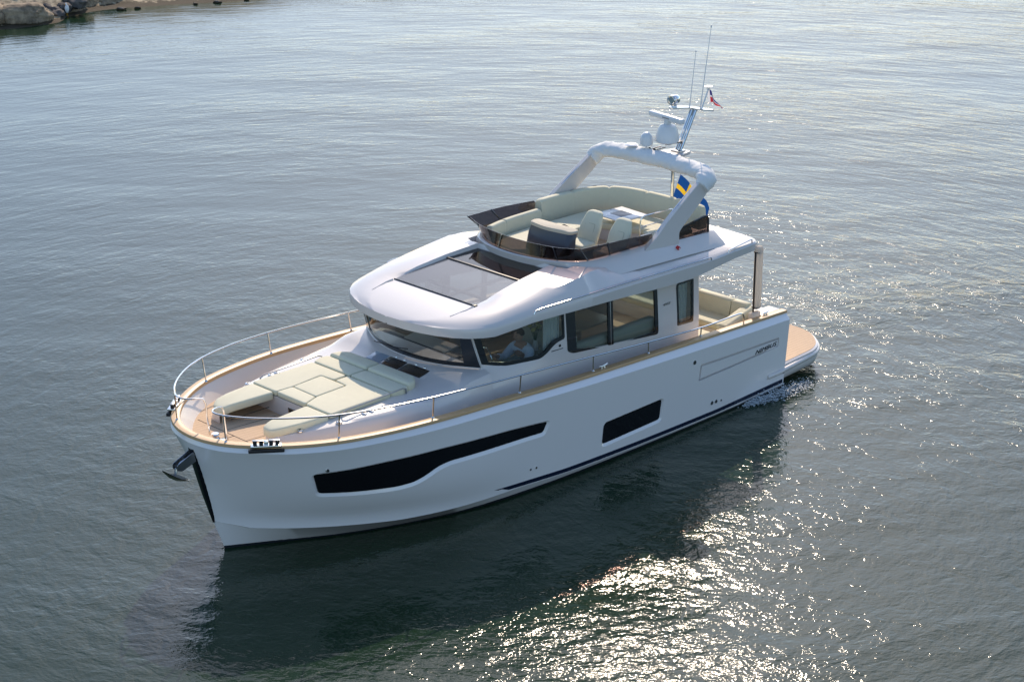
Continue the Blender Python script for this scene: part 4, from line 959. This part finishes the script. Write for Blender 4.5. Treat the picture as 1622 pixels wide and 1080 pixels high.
# pennant
pn = thing("pennant", "small red white and blue pennant flying from the mast top", "flag", (.80, .18, 5.60))
pn.scale = (1.25, 1.25, 1.25)
def pen(u, v): return (-.02-.04*v-.36*u, .02*math.sin(u*9), .24*(1-v)*(1-u)-.16*u*u+.02*math.sin(u*8)+.0)
mb = MB(); nu, nv = 20, 14
for v in range(nv):
    for u in range(nu):
        a, b = (u+.5)/nu, (v+.5)/nv
        m_ = 2 if a < .10 or abs(b-.5) < .06+.10*max(0, .5-abs(a-.45)) else (0 if b < .5 else 1)
        mb.add([pen(u/nu, v/nv), pen((u+1)/nu, v/nv), pen((u+1)/nu, (v+1)/nv), pen(u/nu, (v+1)/nv)], [(0,1,2,3)], m_)
mb.build("pennant_cloth", [M['pblue'], M['pred'], M['pwhite']], pn, 80)
# anchor
an = thing("anchor", "steel plough anchor on the roller under the bow", "anchor", (13.50, 0, 1.80))
an.scale = (.80, .80, .80)
mb = MB()
mb.prism(fillet([(-.25,.20),(.0,.20),(.42,.02),(.42,-.10),(.30,-.14),(-.10,.0)], .03), lambda p: (p[0], -.085, p[1]), lambda p: (p[0], -.07, p[1]))
mb.prism(fillet([(-.25,.20),(.0,.20),(.42,.02),(.42,-.10),(.30,-.14),(-.10,.0)], .03), lambda p: (p[0], .07, p[1]), lambda p: (p[0], .085, p[1]))
mb.tube([(.36,-.07,-.04),(.36,.07,-.04)], .05, 12, 1); mb.tube([(.15,-.08,.05),(.15,.08,.05)], .02, 8); mb.tube([(-.02,-.09,.14),(-.02,.09,.14)], .02, 8)
mb.build("bow_roller", [M['steeld'], M['rubber']], an)
mb = MB(); mb.tube([(-.05,0,.10),(.28,0,.02),(.40,0,-.08),(.42,0,-.22)], [.028,.028,.032,.028], 8)
mb.build("shank", M['steel'], an)
mb = MB(); tip = (.78,0,.0); rows = [[(.74,0,.0),(.58,-.10,-.13),(.42,-.19,-.24),(.22,-.24,-.32)], [(.74,0,-.01),(.58,0,-.20),(.40,0,-.33),(.10,0,-.40)], [(.74,0,.0),(.58,.10,-.13),(.42,.19,-.24),(.22,.24,-.32)]]
mb.grid(rows); mb.grid([[(a, b, c-.02) for a, b, c in r] for r in rows]); mb.build("fluke", M['steeld'], an, 30)

# ================================================================== foam at the stern
def foam():
    bm = MB(); rnd = random.Random(3)
    fm = mat("foam", (.55,.60,.62), .6)
    for k in range(2600):
        t = rnd.random(); x = 1.75-1.9*t+rnd.gauss(0,.08); y = 2.20+.34*math.sin(t*2.4)*rnd.random()**1.5+abs(rnd.gauss(0,.06+.05*t)); z = abs(rnd.gauss(0,.035))*(1+1.6*math.sin(t*3.1))-.008
        r = (.005+.015*rnd.random()**3)*(1.15-.6*t)
        bm.add([(x+r*1.5*a, y+r*1.5*b, z+r*.7*c) for a, b, c in ((1,0,0),(-1,0,0),(0,1,0),(0,-1,0),(0,0,1),(0,0,-1))], [(0,2,4),(2,1,4),(1,3,4),(3,0,4),(2,0,5),(1,2,5),(3,1,5),(0,3,5)])
    o = bm.build("foam", fm, None, 80); o["kind"] = "stuff"; o["label"] = "white churned foam at the port stern quarter"; o["category"] = "foam"
foam()

# ================================================================== far shore
def rockmat(name, c1, c2, sc, tide=True):
    m = mat(name, c1, .9, bump=1.0, bscale=sc*4); n = m.node_tree; b = n.nodes["Principled BSDF"]
    tc = n.nodes.new("ShaderNodeTexCoord"); t = n.nodes.new("ShaderNodeTexNoise"); t.inputs["Scale"].default_value = sc; t.inputs["Detail"].default_value = 9; t.inputs["Roughness"].default_value = .7
    n.links.new(tc.outputs["Object"], t.inputs["Vector"]); rp = n.nodes.new("ShaderNodeValToRGB"); rp.color_ramp.elements[0].position = .36; rp.color_ramp.elements[1].position = .62
    rp.color_ramp.elements[0].color = (*c2, 1); rp.color_ramp.elements[1].color = (*c1, 1); n.links.new(t.outputs["Fac"], rp.inputs[0])
    # wet weedy tide line in the lowest hand's breadth
    ge = n.nodes.new("ShaderNodeNewGeometry"); sp = n.nodes.new("ShaderNodeSeparateXYZ"); n.links.new(ge.outputs["Position"], sp.inputs[0])
    ad = n.nodes.new("ShaderNodeMath"); ad.operation = 'MULTIPLY_ADD'; ad.inputs[1].default_value = .22; n.links.new(t.outputs["Fac"], ad.inputs[0]); n.links.new(sp.outputs[2], ad.inputs[2])
    mr = n.nodes.new("ShaderNodeMapRange"); mr.inputs[1].default_value = .17; mr.inputs[2].default_value = .21; n.links.new(ad.outputs[0], mr.inputs[0])
    mx = n.nodes.new("ShaderNodeMix"); mx.data_type = 'RGBA'; mx.inputs[6].default_value = (.045, .030, .012, 1); n.links.new(mr.outputs[0], mx.inputs[0]); n.links.new(rp.outputs[0], mx.inputs[7])
    n.links.new(mx.outputs[2], b.inputs["Base Color"]); return m
M['bank'] = rockmat("beach_gravel", (.58,.46,.29), (.15,.115,.07), 3.2)
M['bedrock'] = rockmat("bedrock", (.38,.285,.18), (.10,.075,.05), 1.9)
M['boulder'] = rockmat("boulder_stone", (.15,.13,.11), (.03,.03,.034), 3.0)
SH = [(60,-62),(30,-54),(12,-47.5),(4,-44.6),(0.0,-43.5),(-4.5,-41.8),(-7.66,-40.2),(-9.9,-39.9),(-10.6,-40.5),(-12.2,-40.7),(-14.5,-39.9),(-17.7,-38.2),(-24,-35.5),(-40,-30),(-75,-24),(-120,-26)]
def shore():
    c = cr([(x, y, 0) for x, y in SH], 420); dirv = np.array([-.6,-.8,0]); mb = MB(); rows = []
    for j, d in enumerate([-.6,-.2,0,.3,.7,1.2,1.8,2.6,3.6,5,7,10,14,20,30]):
        r = []
        for i, p in enumerate(c):
            q2 = p+dirv*d; h = -.15 if d < -.3 else (-.03 if d < 0 else .09*d)
            if d > 1.0: h = .09+min((d-1.0)*.42, 1.25*min(1, max(.25, (q2[0]+26)/12)))+max(0, d-6)*.02
            nz = noise.noise(Vector((q2[0]*.9, q2[1]*.9, 0)))*.12*min(1, max(0, d))+noise.noise(Vector((q2[0]*.25, q2[1]*.25, 4)))*.35*min(1, d/5)*(d > 0)
            r.append((q2[0], q2[1], h+nz))
        rows.append(r)
    mb.grid(rows); o = mb.build("shore", M['bank'], None, 60); o["kind"] = "structure"
shore()
def rock(name, c, dims, rz, m, seed, lab, cat, group=None, sub=3, amp=.22, ang=60):
    bm = bmesh.new(); bmesh.ops.create_icosphere(bm, subdivisions=sub, radius=1.0)
    for v in bm.verts:
        n = v.co.normalized(); d = 1+amp*noise.noise(n*1.6+Vector((seed*3.1, seed*1.7, seed)))+amp*.45*noise.noise(n*4+Vector((seed, 0, 7)))
        d += amp*.22*noise.noise(n*9+Vector((3, seed, 1)))-amp*.55*max(0, .10-abs(noise.noise(n*1.9+Vector((seed*2, 5, seed)))))*6*(sub > 3)
        v.co = Vector((math.copysign(abs(n.x)**.8, n.x), math.copysign(abs(n.y)**.8, n.y), math.copysign(abs(n.z)**.85, n.z)))*d
        v.co = Vector((v.co.x*dims[0], v.co.y*dims[1], v.co.z*dims[2]))
    me = bpy.data.meshes.new(name); bm.to_mesh(me); bm.free(); me.materials.append(m); me.polygons.foreach_set("use_smooth", [True]*len(me.polygons)); me.set_sharp_from_angle(angle=R(ang))
    o = bpy.data.objects.new(name, me); COL.objects.link(o); o.location = c; o.rotation_euler = (0, 0, rz); return tag(o, lab, cat, group)
RA = R(-43)
rock("bedrock_slab", (-8.9,-41.0,.15), (1.15,.75,.55), RA, M['bedrock'], 1, "smooth grey brown bedrock slab reaching furthest into the water", "rock", None, 5, .16)
rock("bedrock_slab", (-7.3,-42.2,.25), (1.5,1.2,.75), RA, M['bedrock'], 2, "broad pale bedrock hump above the crack at the left edge", "rock", None, 5, .14)
rock("bedrock_slab", (-6.2,-41.4,.05), (1.0,.8,.45), RA, M['bedrock'], 5, "low bedrock slab left of the dark crack by the water", "rock", None, 5, .14)
rock("bedrock_slab", (-9.3,-43.4,.4), (1.6,.9,.6), RA, M['bedrock'], 9, "upper bedrock shelf behind the dark boulders", "rock", None, 5, .14)
rock("bedrock_slab", (-14.4,-42.2,.1), (1.9,.6,.45), R(20), M['bedrock'], 12, "long low bedrock ledge with a whitened tip right of the boulders", "rock", None, 5, .14)
rock("bedrock_slab", (-12.6,-42.0,.10), (.9,.5,.30), R(35), M['bedrock'], 15, "low whitened ledge just right of the dark boulder heap", "rock", None, 5, .2)
rock("bedrock_slab", (-17.4,-41.2,.12), (1.2,.6,.38), R(28), M['bedrock'], 17, "flat ledge furthest right along the distant shore", "rock", None, 5, .2)
rnd = random.Random(11)
HEAP = [(-9.2,-42.0),(-9.75,-41.6),(-10.35,-41.35),(-10.9,-41.15),(-11.5,-41.0),(-9.5,-41.1),(-9.9,-41.2),(-10.5,-41.0),(-10.95,-40.95),(-10.1,-42.0),(-10.8,-41.7),(-11.3,-41.5),(-9.6,-42.6),(-10.4,-42.4),(-11.1,-42.2),(-11.8,-41.6),(-9.85,-40.85),(-10.3,-40.75),(-11.9,-41.2),(-12.3,-41.5)]
for k, (x, y) in enumerate(HEAP):
    back = max(0, (-.6*(x+10)-.8*(y+41))); s_ = .15+.13*rnd.random()
    rock("boulder", (x+rnd.uniform(-.1,.1), y+rnd.uniform(-.1,.1), .10+.30*back), (s_*1.35, s_, s_*.85), rnd.random()*3, M['boulder'], 20+k, "dark rounded boulder heaped with others on the gravel shore", "boulder", "dark boulders heaped on the shore", 3, .34, 40)
for k, x in enumerate((-12.9,-13.5,-15.6,-16.4,-17.5,-18.6)):
    y = -40.55+.0*k+(-x-12.2)*.42; s_ = .07+.06*rnd.random()
    rock("stone", (x, y, .03), (s_*1.5, s_, s_*.6), rnd.random()*3, M['boulder'], 60+k, "small dark stone lying along the gravel waterline", "stone", "small stones along the waterline", 2, .3, 40)
bd = thing("bird", "small white sea bird standing at the water's edge", "bird", (-10.72,-40.62,.02))
mb = MB(); mb.lathe([(0,-.16),(.04,-.13),(.07,-.03),(.075,.05),(.05,.13),(.02,.17),(0,.18)], (0,0,.26), 12, 0, 1.2, .9); mb.lathe([(0,-.04),(.03,-.03),(.04,0),(.03,.03),(0,.04)], (.03,0,.46), 10); mb.tube([(.06,0,.46),(.12,0,.45)], [.012,.004], 6, 1)
for dy in (-.03,.03): mb.tube([(0,dy,.0),(0,dy,.12)], .008, 5, 1)
mb.build("bird_body", [M['white'], M['flagyel']], bd, 60)
